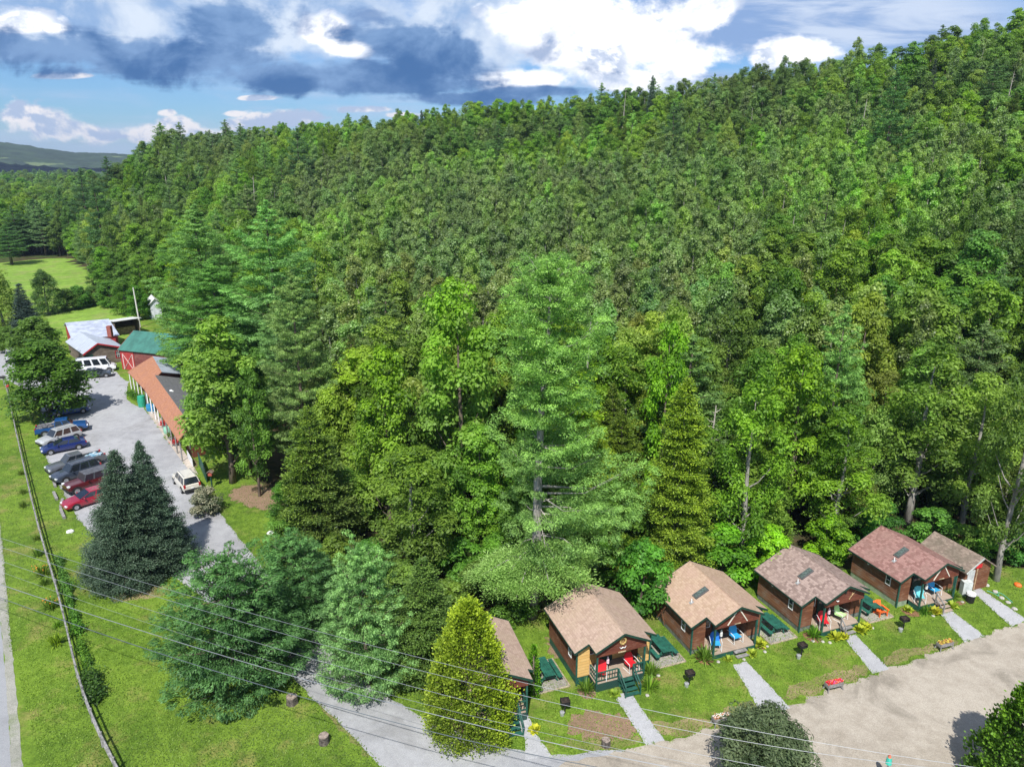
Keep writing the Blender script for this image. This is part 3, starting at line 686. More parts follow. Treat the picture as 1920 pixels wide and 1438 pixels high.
# special prototypes
pine2('big_pine', 705, L_PINE, BARKG, H=27, R=1.0, z0=.19, nbo=74, nb=112, bl=.20, bw=.032, clr=.68, flat=.38, tier=1.7, wide=.38, core=110, core0=.42, saz=radians(24), rise=(-.05, .85), prof=((0, 2.4), (.12, 3.2), (.3, 4.2), (.5, 4.2), (.7, 4.6), (.85, 3.4), (.94, 2.2), (1, .6)), sprof=((0, 1.9), (.20, 1.6), (.32, .9), (.5, .5), (.7, .15), (1, 0)))
HT['big_pine'] = (27, 5.2); NAMES['big_pine'] = 'pine_tree'
spruce('blue_spruce', 711, L_SPR, H=11.5, R=4.2, layers=42, per=18, nb=24, bl=.17, bw=.036, rag=.30); HT['blue_spruce'] = (11.5, 4.2); NAMES['blue_spruce'] = 'spruce_tree'
spruce('blue_spruce', 712, L_SPR, H=11.5, R=4.2, layers=42, per=18, nb=24, bl=.17, bw=.036, rag=.30)
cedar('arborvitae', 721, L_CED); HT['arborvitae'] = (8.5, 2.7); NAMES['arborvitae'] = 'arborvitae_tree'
cedar('narrow_arborvitae', 722, L_CED, H=4, R=.55, nc=150, nl=26, ls=.07, cs_=.16, pw=.45); HT['narrow_arborvitae'] = (4, .55); NAMES['narrow_arborvitae'] = 'narrow_arborvitae'
spruce('tall_cedar', 731, L_HEM, BARKG, H=18, R=2.9, layers=44, per=10, nb=20, bl=.24, bw=.05, rag=.45, droop=.30, tipup=.2, wid=.35, pw=.6); HT['tall_cedar'] = (18, 2.9); NAMES['tall_cedar'] = 'cedar_tree'
pine2('low_pine', 741, L_PINE, H=9.5, R=4.6, z0=.03, nbo=60, nb=64, bl=.22, bw=.036, clr=.50, flat=.34, tier=.9, wide=.42, rise=(.02, .8), droop=.14, prof=((0, .95), (.25, 1.0), (.55, .82), (.8, .5), (1, .12))); HT['low_pine'] = (9.5, 4.4); NAMES['low_pine'] = 'pine_tree'
pine2('low_pine', 742, L_PINE, H=9.5, R=4.6, z0=.03, nbo=60, nb=64, bl=.22, bw=.036, clr=.50, flat=.34, tier=.9, wide=.42, rise=(.02, .8), droop=.14, prof=((0, .95), (.25, 1.0), (.55, .82), (.8, .5), (1, .12)))
broad('willow', 751, L_DARK, H=5, R=3.4, z0=.02, nc=430, ca=(.4, .7), flat=.8, nl=70, ls=.11, asp=.34, tshape=.4, limbs=20); HT['willow'] = (5, 3.4); NAMES['willow'] = 'willow_tree'
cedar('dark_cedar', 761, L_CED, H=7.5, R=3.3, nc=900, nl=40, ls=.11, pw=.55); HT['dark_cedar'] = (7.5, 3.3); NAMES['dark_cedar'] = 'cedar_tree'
L_VAR = leafmat('variegated_leaves', (.08, .11, .05), (.34, .30, .21), None, trans=.2)
broad('variegated_shrub', 771, L_VAR, H=3, R=2, z0=.0, nc=90, ca=(.35, .6), flat=.9, nl=80, ls=.10, limbs=6, tshape=.4, nlobe=14); HT['variegated_shrub'] = (3, 2); NAMES['variegated_shrub'] = 'shrub'
bp = plant('big_pine', 1.5, 47.8, 27.4, 4.75, 'tall white pine with a bare lower trunk towering over the cabins', keep=.9, variant=0, color=(1.02, 1.10, .90))
bp.rotation_euler = (radians(-1.5), radians(2.2), 0)
# dead broken limbs and a low sweeping bough on the tall pine
def dead_limbs(parent, inv):
    r = random.Random(4); m = MB()
    for i in range(16):
        z = r.uniform(3, 9.5); a = r.uniform(0, 2 * pi); L = r.uniform(.8, 2.8); d = Vector((cos(a), sin(a), r.uniform(-.9, .2)))
        p0 = Vector((0, 0, z)); p1 = p0 + d * L * .5; p2 = p0 + d * L + Vector((0, 0, -.3 * L)); m.tube([p0, p1, p2], [.05, .035, .012], 4)
        for j in range(3): q = p1.lerp(p2, r.random()); m.tube([q, q + Vector((r.uniform(-.5, .5), r.uniform(-.5, .5), r.uniform(-.6, .2)))], [.018, .006], 3)
    for a in (.3, 2.6, 4.2): m.tube([(0.28 * cos(a), .28 * sin(a), 0.0), (.34 * cos(a), .34 * sin(a), 3.4), (.22 * cos(a), .22 * sin(a), 6.2)], [.11, .06, .03], 5)
    o = m.build('dead_branches', M('dead_wood', (.42, .38, .33), .9, .2, 6), parent); return o
dead_limbs(bp, None)
def sweep_bough(parent):
    rg = np.random.default_rng(9); cs = []; ds = []; m = MB()
    for an, L, z in ((-1.9, 4.6, 4.9), (-2.4, 4.4, 4.5), (-1.35, 5.2, 5.6), (-.85, 5.4, 6.2), (-3.0, 4.6, 4.4), (2.9, 4.0, 4.6), (-2.3, 3.2, 5.6), (-1.1, 3.6, 6.6), (-.45, 4.6, 6.8), (-2.75, 5.0, 4.9), (.3, 5.2, 7.6), (-.2, 5.0, 9.0)):
        dr = np.array([cos(an), sin(an), 0]); root = np.array([0, 0, z])
        m.tube([tuple(root), tuple(root + dr * L * .5 + np.array([0, 0, .2])), tuple(root + dr * L + np.array([0, 0, -.8]))], [.08, .05, .02], 5)
        for i in range(int(L * 5)):
            g = rg.uniform(.3, 1.05); sp = .42 * L * (1.1 - g) + .3
            c = root + dr * L * g + np.array([0, 0, .3 * g - 1.1 * g * g]) + np.array([-dr[1], dr[0], 0]) * rg.uniform(-1, 1) * sp + np.array([0, 0, rg.normal() * .12])
            cs.append(c); ds.append(dr)
    cs = np.array(cs); ds = np.array(ds); k = np.repeat(np.arange(len(cs)), 125); mm = len(k)
    off = rg.normal(size=(mm, 3)) * np.array([.42, .42, .13]); dirn = nrm(ds[k] * .7 + np.array([0, 0, .5]) + rg.normal(size=(mm, 3)) * .55 + off)
    t, b = facing(rg, dirn); V3, q = diamonds(cs[k] + off, dirn, b, .24 * rg.uniform(.7, 1.3, mm), .034 * rg.uniform(.7, 1.3, mm), start=True)
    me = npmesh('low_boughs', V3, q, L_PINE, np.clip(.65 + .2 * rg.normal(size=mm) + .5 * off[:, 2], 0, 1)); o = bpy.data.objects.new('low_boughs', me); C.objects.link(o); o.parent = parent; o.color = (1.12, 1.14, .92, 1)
    m.build('bough', BARKG, parent)
sweep_bough(bp)
bp.rotation_euler.z = 0

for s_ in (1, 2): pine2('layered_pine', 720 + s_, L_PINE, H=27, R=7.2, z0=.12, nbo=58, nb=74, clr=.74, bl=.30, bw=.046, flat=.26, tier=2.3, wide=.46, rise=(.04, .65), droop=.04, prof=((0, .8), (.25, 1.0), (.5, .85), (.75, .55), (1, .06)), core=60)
HT['layered_pine'] = (27, 7.2); NAMES['layered_pine'] = 'pine_tree'
treepx('blue_spruce', 252, 1078, 843, 84, 'dark blue spruce, left and shorter one of the pair beside the parking lot', color=(1.05, 1.05, 1.0), variant=0)
treepx('blue_spruce', 296, 1056, 826, 66, 'dark blue spruce, right and taller one of the pair beside the parking lot', color=(.95, 1.0, .95), variant=1)
treepx('low_pine', 448, 1268, 1040, 140, 'spreading pine at the front of the lawn under the power lines', color=(.58, .74, .62), variant=0)
treepx('low_pine', 556, 1172, 1005, 98, 'bushy pine behind the spreading lawn pine beside the driveway', color=(.66, .84, .70), variant=1)
treepx('blue_spruce', 492, 1222, 1078, 45, 'small near-black spruce squeezed between the two lawn pines', color=(.8, .8, 1.0), variant=0)
treepx('low_pine', 693, 1280, 1024, 94, 'pale blue-green pine standing on the inner bank of the driveway curve', color=(.95, 1.08, 1.05), variant=1)
treepx('hemlock', 800, 1262, 1046, 76, 'feathery dark larch between the pale driveway pine and the golden arborvitae', color=(.8, .95, .9))
treepx('arborvitae', 882, 1362, 1130, 90, 'broad golden-green arborvitae cone beside the hidden first cabin', variant=0, color=(1.0, 1.04, .9))
treepx('narrow_arborvitae', 1000, 1303, 1208, 13, 'slim bright green columnar arborvitae at the corner of the first cabin', color=(.55, .95, .6))
treepx('willow', 1422, 1492, 1342, 112, 'rounded dark grey-green willow at the edge of the courtyard')
treepx('dark_cedar', 1925, 1500, 1268, 112, 'dark green cedar cut by the frame at the courtyard corner', color=(.42, .62, .8))
# trees beside the parking lot and the fields
treepx('low_maple', 95, 782, 640, 76, 'full dark maple between the parked cars and the road', color=(.50, .50, .60), variant=1, keep=.3)
treepx('low_maple', 78, 700, 596, 48, 'dark round maple just beyond the parking lot maple', color=(.58, .64, .65))
treepx('spruce', 55, 640, 530, 34, 'blue-grey spruce by the roadside near the barns', color=(1.1, 1.1, 1.35))
treepx('low_hardwood', 12, 640, 505, 46, 'yellowish roadside hardwood left of the blue-grey spruce', color=(1.1, 1.05, .8))
treepx('low_maple', 20, 660, 612, 24, 'small round tree behind the silver car on the lane', color=(1.2, 1.15, 1.0))
treepx('low_hardwood', 92, 590, 506, 30, 'round dark tree alone between the two hay fields', color=(.55, .65, .7))
for i, (bx, by, ty, r) in enumerate([(128, 582, 545, 22), (150, 578, 540, 20), (176, 572, 540, 22), (208, 575, 530, 26), (238, 590, 525, 26), (262, 600, 540, 22), (182, 540, 508, 16)]):
    treepx('low_maple' if i % 2 else 'low_hardwood', bx, by, ty - 4, r + 2, 'bushy round tree in the hedgerow behind the barns', group='hedgerow between the fields', color=(.75, .9, .8))
treepx('maple', 470, 892, 628, 70, 'leafy maple just behind the bright shop maple', color=(.95, 1.1, .85), variant=3)
treepx('low_maple', 410, 842, 640, 58, 'rounded maple pressed against the orange roof end', color=(.95, 1.1, .85))
treepx('maple', 436, 905, 592, 96, 'bright green maple towering over the end of the orange-roofed shop', color=(1.05, 1.25, .85), variant=0)
treepx('maple', 487, 930, 690, 40, 'slender trunked maple over the bare earth beside the shop', color=(.9, 1.1, .85), variant=2)
treepx('layered_pine', 578, 898, 496, 72, 'pale feathery white pine behind the olive hemlock clump', color=(1.15, 1.12, 1.0), variant=1, keep=.9)
for x, y, H, R, lab, col, v in ((-33, 101, 28, 7.6, 'huge layered white pine behind the shop maple', (.95, 1.05, .9), 0), (-46, 109, 27, 8.0, 'huge dark white pine overhanging the barn roofs', (.7, .82, .75), 2),
                                (-42, 103, 20, 7.0, 'shorter white pine reaching over the orange roof', (.9, 1.05, .8), 1), (-28, 88, 17, 5.0, 'young white pine in front of the huge layered pine', (1.05, 1.15, .95), 0)):
    plant('layered_pine', x, y, H, R, lab, color=col, variant=v % 2, keep=.85)
for px, D, ty, R, lab in ((173, 205, 333, 5.4, 'tall dark pine beside the far hay field'), (146, 262, 300, 5.5, 'dark pine rising from the valley woods'), (197, 300, 292, 5, 'dark pine crowning the valley edge'),
                          (555, 225, 236, 5.2, 'dark pine standing high above the left ridge woods'), (268, 300, 264, 7, 'broad dark pine pair where the ridge begins'), (292, 305, 268, 5, 'dark pine where the ridge begins'),
                          (60, 268, 372, 5.5, 'tall dark conifer behind the middle of the far hay field'), (108, 275, 352, 5.0, 'dark conifer in the belt behind the far hay field'), (20, 262, 385, 6.0, 'broad dark conifer at the left end of the far field woods'), (8, 240, 420, 5.5, 'dark pine at the corner of the far hay field'), (790, 295, 208, 3.2, 'lone spiky pine on the centre of the skyline'), (1224, 270, 143, 3.0, 'lone spiky pine on the bare part of the skyline'),
                          (935, 230, 225, 4.6, 'dark pine below the centre skyline'), (1265, 215, 190, 4.5, 'dark pine in the middle of the hill'), (1690, 165, 90, 4.8, 'tall dark pine high on the right slope'), (1870, 175, 110, 5, 'dark pine at the far right slope')):
    x = D * (px - 960) / F / (CP + (719 - ty) / F * SP); y = D
    z = ZT(y, ty); h = min(30, max(12, z - hz(x, y)))
    plant('pine' if 'spiky' not in lab else 'spruce', x, y, h, R, lab, color=(.5, .62, .55) if 'spiky' not in lab else (.9, .95, .8), keep=.8)
# the front of the wood behind the cabins
for a in (('maple', 868, 1010, 520, 96, 'tall yellow-green maple left of the tall white pine', (.88, .94, .9)), ('maple', 735, 1010, 640, 74, 'bright maple between the pale pine and the yellow-green maple', (1.1, 1.18, .8)),
          ('hemlock', 600, 1040, 760, 78, 'olive hemlock at the left corner of the wood', (1.05, .98, .85)), ('hardwood', 548, 1045, 900, 50, 'low dense grey-green tree at the left corner of the wood', (.8, .95, .9)),
          ('hardwood', 780, 1098, 832, 98, 'broad drooping olive-green tree in front of the wood', (.95, 1.05, .7)), ('maple', 900, 1040, 790, 60, 'bright green maple left of the bare pine trunk', (1.0, 1.3, .85)),
          ('tall_cedar', 1262, 1082, 706, 62, 'tall yellowish cedar right of the tall white pine', (1.35, 1.35, .8)), ('maple', 1232, 1000, 600, 55, 'bright lime maple peeking between pine and cedar', (1.15, 1.3, .7)),
          ('hardwood', 1385, 1060, 700, 85, 'olive hardwood behind the third cabin', (1.05, 1.05, .8)), ('maple', 1470, 1000, 640, 80, 'yellow-green maple behind the fourth cabin', (1.1, 1.05, .8)),
          ('hardwood', 1560, 1030, 760, 85, 'broad hardwood between the fourth and fifth cabins', (1.0, 1.08, .8)), ('hardwood', 1700, 985, 640, 105, 'broad feathery ash behind the fifth cabin', (1.1, 1.12, .8)),
          ('hardwood', 1868, 1088, 660, 82, 'tall hardwood with a grey trunk beside the small shed', (1.05, 1.1, .9)), ('hardwood', 1800, 1000, 700, 88, 'broad hardwood behind the small shed', (1.1, 1.15, .75)),
          ('maple', 1150, 1060, 900, 70, 'dark green maple behind the second cabin', (.7, .85, .8)), ('shrub', 1200, 1150, 1010, 55, 'glossy dark bush between the second and third cabins', (.7, .9, .8)),
          ('shrub', 1350, 1085, 985, 60, 'dense green bush behind the third cabin ridge', (.9, 1.2, .8)), ('shrub', 1440, 1090, 985, 48, 'bright sunlit bush left of the fourth cabin', (1.1, 1.35, .7)),
          ('shrub', 1545, 1050, 965, 42, 'bright lime bush behind the fourth cabin ridge', (1.2, 1.3, .6)), ('pine', 1535, 960, 560, 55, 'layered white pine among the hardwoods on the right', (1.1, 1.18, .95))):
    treepx(a[0], a[1], a[2], a[3], a[4], a[5], color=a[6])
for i, (px, py, ty, r) in enumerate([(640, 1112, 1040, 40), (700, 1100, 1010, 45), (760, 1140, 1050, 45), (840, 1165, 1085, 42), (905, 1130, 1050, 45), (950, 1165, 1100, 36), (630, 1075, 1000, 40), (930, 1085, 1000, 48), (860, 1085, 1010, 48), (985, 1150, 1100, 34), (1075, 1110, 1040, 36), (1120, 1090, 1010, 40), (1160, 1085, 1000, 40), (1250, 1095, 1035, 35), (1310, 1075, 1000, 40), (1560, 1040, 980, 38), (1610, 1020, 950, 40), (1650, 1010, 940, 40), (1745, 1020, 950, 42), (1800, 1040, 985, 38), (1840, 1050, 990, 36), (1905, 1050, 980, 44), (1880, 1020, 950, 44)]):
    treepx('shrub', px, py, ty, r, 'leafy bush of the thicket along the foot of the wood', group='thicket along the foot of the wood', color=(trnd.uniform(.75, 1.1), trnd.uniform(.95, 1.25), .8), keep=.3)
treepx('variegated_shrub', 388, 962, 914, 33, 'cream variegated shrub at the edge of the driveway')

# ------------------------------------------------------------------ the wood: the nearest trees singly, the rest as one mass
def inside(poly, x, y):
    c = False; j = len(poly) - 1
    for i in range(len(poly)):
        xi, yi = poly[i]; xj, yj = poly[j]
        if (yi > y) != (yj > y) and x < (xj - xi) * (y - yi) / (yj - yi) + xi: c = not c
        j = i
    return c
toe = [(-400, 230), (-190, 258), (-158, 262), (-138, 240), (-124, 214), (-106, 188), (-90, 172), (-78, 160), (-64, 142), (-50, 126), (-38, 112), (-26, 92), (-24, 80), (-21, 70), (-17, 62), (-10, 57), (-2, 53.5), (6, 52), (16, 54), (20, 54.5), (27, 56), (33, 58), (37, 60), (42, 58), (47, 55), (70, 56), (300, 60)]
def toe_y(x): return float(np.interp(x, [p[0] for p in toe], [p[1] for p in toe]))
for q in ((7, 43), (15, 46.5), (24, 48.5), (32.5, 52), (-2, 40), (38, 54)): PLACED.append((q[0], q[1], 4.2))
FR = random.Random(12); cand = []
y = 40.0
PL = np.array(PLACED)
while y < 1000:
    D0 = y; st = 4.0 if y < 100 else (4.4 if y < 190 else (5.6 if y < 340 else 9 + (y - 340) * .02))
    x = -0.74 * y - 6
    while x < 0.74 * y + 8:
        xx = x + FR.uniform(-.42, .42) * st; yy = y + FR.uniform(-.42, .42) * st; x += st
        if yy < toe_y(xx): continue
        D = hypot(xx, yy); az = atan2(xx, yy); dc = float(np.interp(az, _AZ, _DC))
        if D > dc + 30 and az > -.50: continue
        if yy > 340 and az > -.44: continue
        if ((PL[:, 0] - xx) ** 2 + (PL[:, 1] - yy) ** 2 < np.maximum(PL[:, 2], 1.0) ** 2).any(): continue
        cand.append((xx, yy, D, az))
    y += st * .9
cand.sort(key=lambda c: c[2])
def pxy(x, y, z):
    dz = z - HC; dep = y * CP - dz * SP; return 960 + F * x / dep, 719 - F * (y * SP + dz * CP) / dep
singles = []; mass = []; nb = nconi = 0; counts = {}
LAB = {'maple': 'bright green maple standing in the mixed wood behind the cabins', 'poplar': 'grey-green poplar in the dense even grove on the hillside', 'hardwood': 'olive-green hardwood standing in the mixed wood',
       'pine': 'white pine rising through the mixed wood', 'spruce': 'dark spruce standing in the mixed wood', 'hemlock': 'olive hemlock standing in the mixed wood'}
GRP = {'maple': 'maples of the mixed wood', 'poplar': 'poplars of the hillside grove', 'hardwood': 'hardwoods of the mixed wood', 'pine': 'pines of the mixed wood', 'spruce': 'spruces of the mixed wood', 'hemlock': 'hemlocks of the mixed wood'}
def sn(x, y, s, k): return sin(x * s + k) * cos(y * s * 1.13 + k * 2.1) + .5 * sin((x + y) * s * 2.3 + k * 3.3)
for (x, y, D, az) in cand:
    px, py = pxy(x, y, hz(x, y) + 13)
    grove = (560 < px < 1420 and 300 < py < 640) or (px >= 1420 and 215 < py < 430 and px < 1920)
    r = FR.random(); g = sn(x, y, .035, 1.0)
    if grove and r < .90: kind = 'poplar'
    elif px < 500 and r < (.24 if D < 200 else .09): kind = 'pine'
    elif r < (.05 if D < 200 else .02): kind = 'pine'
    elif r < .07: kind = 'spruce' if 90 < D < 230 else 'hemlock'
    elif r < .10: kind = 'hemlock'
    elif r < .30: kind = 'poplar'
    elif g > 0: kind = 'maple'
    else: kind = 'hardwood'
    h = FR.uniform(12, 20) if kind != 'pine' else FR.uniform(16, 23)
    if kind == 'poplar': h = FR.uniform(15.0, 19)
    if kind in ('spruce', 'hemlock'): h = FR.uniform(11, 17)
    edge = y - toe_y(x)
    if edge < 4.5 and D < 125: kind = 'low_maple' if g > -.2 else 'low_hardwood'; h = FR.uniform(5, 9)
    elif edge < 9 and D < 120: kind = 'low_maple' if g > 0 else 'low_hardwood'; h = FR.uniform(8.5, 12.5)
    elif edge < 9 and D < 330 and x > -105: kind = 'low_maple' if g > 0 else 'low_hardwood'; h = FR.uniform(8, 13)
    elif edge < 14 and D < 120: h *= FR.uniform(.8, .95)
    big = 1.0 if D < 340 else 1.5
    R = {'maple': FR.uniform(3.0, 5.2), 'poplar': FR.uniform(2.2, 2.9), 'hardwood': FR.uniform(3.0, 5.0), 'low_maple': FR.uniform(2.6, 3.7), 'low_hardwood': FR.uniform(2.6, 3.7), 'pine': FR.uniform(3.4, 5.0), 'spruce': FR.uniform(2, 2.8), 'hemlock': FR.uniform(2.2, 3.2)}[kind] * big
    kk = kind.replace('low_', '')
    con = kind in ('pine', 'spruce', 'hemlock')
    if (not con and nb < 295) or (con and nconi < 70):
        if con: nconi += 1
        else: nb += 1
        t = FR.uniform(.82, 1.15); c = (t * FR.uniform(.85, 1.2), t, t * FR.uniform(.75, 1.1))
        if con: c = tuple(q * .8 for q in c)
        plant(kind, x, y, h, R, LAB[kk] if kk == kind else 'low leafy %s at the front edge of the wood' % kk, group=GRP[kk] if kk == kind else 'low trees along the edge of the wood', color=c)
    else: mass.append((kk, x, y, hz(x, y) - .1, h * (1.0 if D < 340 else 1.05), R))
print('trees singly', nb, nconi, 'mass', len(mass))
# the mass: one object, instanced by geometry nodes from the same crowns and trunks
def mass_forest():
    kinds = sorted(PROTO.keys() & {'maple', 'poplar', 'hardwood', 'pine', 'spruce', 'hemlock'}); slots = []
    for k in kinds:
        for i, (cm, tm) in enumerate(PROTO[k][:3]): slots.append((k, i))
    rg = random.Random(3); byslot = {s: [] for s in slots}
    for (k, x, y, z, h, R) in mass:
        s = rg.choice([q for q in slots if q[0] == k]); h0, r0 = HT[k]; byslot[s].append((x, y, z, R / r0, h / h0, rg.uniform(0, 6.28)))
    pts = []; sid = []; scl = []; rot = []
    for i, s in enumerate(slots):
        for (x, y, z, a, b, c) in byslot[s]: pts.append((x, y, z)); sid.append(i); scl.append((a, a, b)); rot.append((0, 0, c))
    me = bpy.data.meshes.new('forest'); me.from_pydata(pts, [], [])
    a = me.attributes.new('sid', 'INT', 'POINT'); a.data.foreach_set('value', sid)
    a = me.attributes.new('scl', 'FLOAT_VECTOR', 'POINT'); a.data.foreach_set('vector', np.array(scl, np.float32).ravel())
    a = me.attributes.new('rot', 'FLOAT_VECTOR', 'POINT'); a.data.foreach_set('vector', np.array(rot, np.float32).ravel())
    o = bpy.data.objects.new('forest', me); C.objects.link(o); tag(o, 'dense mixed woodland covering the hillside up to the skyline', 'woodland', kind='stuff')
    ng = bpy.data.node_groups.new('forest_nodes', 'GeometryNodeTree'); ng.interface.new_socket('Geometry', in_out='INPUT', socket_type='NodeSocketGeometry'); ng.interface.new_socket('Geometry', in_out='OUTPUT', socket_type='NodeSocketGeometry')
    gi = ng.nodes.new('NodeGroupInput'); go = ng.nodes.new('NodeGroupOutput'); jn = ng.nodes.new('GeometryNodeJoinGeometry')
    def attr(nm, t):
        q = ng.nodes.new('GeometryNodeInputNamedAttribute'); q.data_type = t; q.inputs['Name'].default_value = nm; return q.outputs[0]
    A, S, R_ = attr('sid', 'INT'), attr('scl', 'FLOAT_VECTOR'), attr('rot', 'FLOAT_VECTOR')
    owner = {}
    for ob in C.objects:
        if ob.type == 'MESH' and ob.name.split('.')[0] in ('crown', 'trunk') and ob.data.name not in owner: owner[ob.data.name] = ob
    for i, (k, v) in enumerate(slots):
        if not byslot[(k, v)]: continue
        for mesh in PROTO[k][v]:
            src = owner.get(mesh.name)
            if src is None: print('NO OWNER', mesh.name); continue
            cp = ng.nodes.new('FunctionNodeCompare'); cp.data_type = 'INT'; cp.operation = 'EQUAL'; ng.links.new(A, cp.inputs[2]); cp.inputs[3].default_value = i
            oi = ng.nodes.new('GeometryNodeObjectInfo'); oi.transform_space = 'ORIGINAL'; oi.inputs['Object'].default_value = src; oi.inputs['As Instance'].default_value = True
            ip = ng.nodes.new('GeometryNodeInstanceOnPoints')
            ng.links.new(gi.outputs[0], ip.inputs['Points']); ng.links.new(cp.outputs[0], ip.inputs['Selection']); ng.links.new(oi.outputs['Geometry'], ip.inputs['Instance'])
            er = ng.nodes.new('FunctionNodeEulerToRotation'); ng.links.new(R_, er.inputs[0]); ng.links.new(er.outputs[0], ip.inputs['Rotation']); ng.links.new(S, ip.inputs['Scale'])
            ng.links.new(ip.outputs[0], jn.inputs[0])
    ng.links.new(jn.outputs[0], go.inputs[0]); md = o.modifiers.new('forest', 'NODES'); md.node_group = ng
mass_forest()

# bare dead trunks among the living
def snag(px, py, D, z0_, h, label, seed, lean=.05):
    x = D * (px - 960) / F / (CP + (719 - py) / F * SP); y = D; r = random.Random(seed); z = hz(x, y); e = empty('dead_tree', (x, y, z), 0, label, 'tree', 'bare dead trees in the wood')
    m = MB(); m.tube([(0, 0, 0), (lean * h * .5, 0, h * .5), (lean * h, 0, h)], [.22, .16, .04], 6); m.build('trunk', M('dead_wood', (.42, .38, .33), .9, .2, 6), e); b = MB()
    for i in range(26):
        q = r.uniform(.35, .97); p = Vector((lean * h * q, 0, h * q)); a = r.uniform(0, 6.28); L = r.uniform(.6, 2.4) * (1.2 - q); b.tube([p, p + Vector((cos(a), sin(a), r.uniform(.1, .7))) * L * .6, p + Vector((cos(a) * L, sin(a) * L, r.uniform(.0, .9) * L))], [.05, .03, .01], 4, cap=False)
    b.tube([(0, 0, h * .3), (lean * h * .5, 0, h * .5), (lean * h, 0, h * .99)], [.05, .05, .02], 4); b.build('branches', M('dead_wood', (.42, .38, .33)), e)
snag(1325, 880, 62, 0, 12, 'dead grey tree with bare twigs right of the yellowish cedar', 1, .03); snag(1885, 180, 170, 0, 20, 'pale dead trunk high on the right slope', 2); snag(465, 300, 210, 0, 19, 'white dead trunk in the left ridge woods', 3); snag(1620, 165, 180, 0, 21, 'thin dead trunk below the right skyline', 4)
snag(1090, 560, 66, 0, 19, 'reddish bare trunk just right of the tall pine top', 5); snag(1170, 108, 262, 0, 22, 'bare twiggy tree breaking the right skyline', 6)

# ================================================================== paints
GREEN = M('green_paint', (.020, .095, .070), .55, .15, 3)
DKGREEN = M('dark_green_paint', (.012, .05, .035), .6, .15, 3)
WHITE = M('white_paint', (.75, .75, .73), .5, .05, 3)
GLASS = M('window_glass', (.03, .04, .05), .08, .1, 2, spec=.8)
BLACK = M('black_iron', (.018, .018, .018), .55, .2, 6)
GREYW = M('weathered_wood', (.30, .29, .28), .9, .25, 5, stretch=(1, 1, 1), col2=(.17, .16, .15), bump=.5)
DECK = boards('deck_boards', (.42, .32, .24), (.34, .26, .20), (.50, .42, .35), pitch=.14, vertical=True, worn=.5)
BROWN = boards('brown_siding', (.13, .050, .026), (.19, .075, .038), (.26, .155, .10), pitch=.20, worn=.65)
BROWNS = boards('faded_siding', (.15, .065, .035), (.24, .115, .06), (.22, .18, .145), pitch=.20, worn=.8)
MAROON = boards('maroon_siding', (.12, .035, .022), (.16, .052, .030), (.22, .10, .07), pitch=.16, worn=.5)
YELLOW = boards('new_pine_siding', (.62, .38, .13), (.68, .44, .17), (.50, .29, .10), pitch=.22, rough=.7, worn=.3)
SK_GREY = M('grey_skirting', (.16, .18, .16), .9, .2, 4, bump=.3)
SK_GREEN = M('pale_green_skirting', (.26, .33, .22), .9, .15, 3, bump=.3)
def lattice_mat():
    m, n, b = newmat('lattice'); o = n.sep(n.new('ShaderNodeTexCoord').outputs['Object'])
    a = n.m('FRACT', n.mul(n.add(n.add(o[0], o[1]), o[2]), 9.0)); c = n.m('FRACT', n.mul(n.sub(n.add(o[0], o[1]), o[2]), 9.0))
    f = n.mx(n.m('GREATER_THAN', a, .6), n.m('GREATER_THAN', c, .6)); n.put(b.inputs['Base Color'], n.mix(f, (.004, .006, .005), (.03, .09, .075))); return m
LATT = lattice_mat()
SH = {'tan_pink': shingles('pinkish_tan_shingles', (.36, .255, .20), (.44, .32, .255), (.40, .30, .22)),
      'tan': shingles('tan_shingles', (.38, .265, .185), (.46, .33, .24), (.42, .28, .22)),
      'mottled': shingles('mottled_brown_shingles', (.21, .15, .13), (.36, .27, .235), (.30, .22, .19)),
      'red': shingles('red_brown_shingles', (.22, .115, .10), (.33, .19, .165), (.27, .165, .14)),
      'brown': shingles('grey_brown_shingles', (.20, .155, .125), (.30, .235, .19), (.14, .12, .09)),
      'orange': shingles('orange_shingles', (.33, .15, .088), (.41, .195, .115), (.34, .165, .115)),
      'charcoal': shingles('charcoal_shingles', (.11, .11, .115), (.16, .16, .165), (.13, .13, .13))}

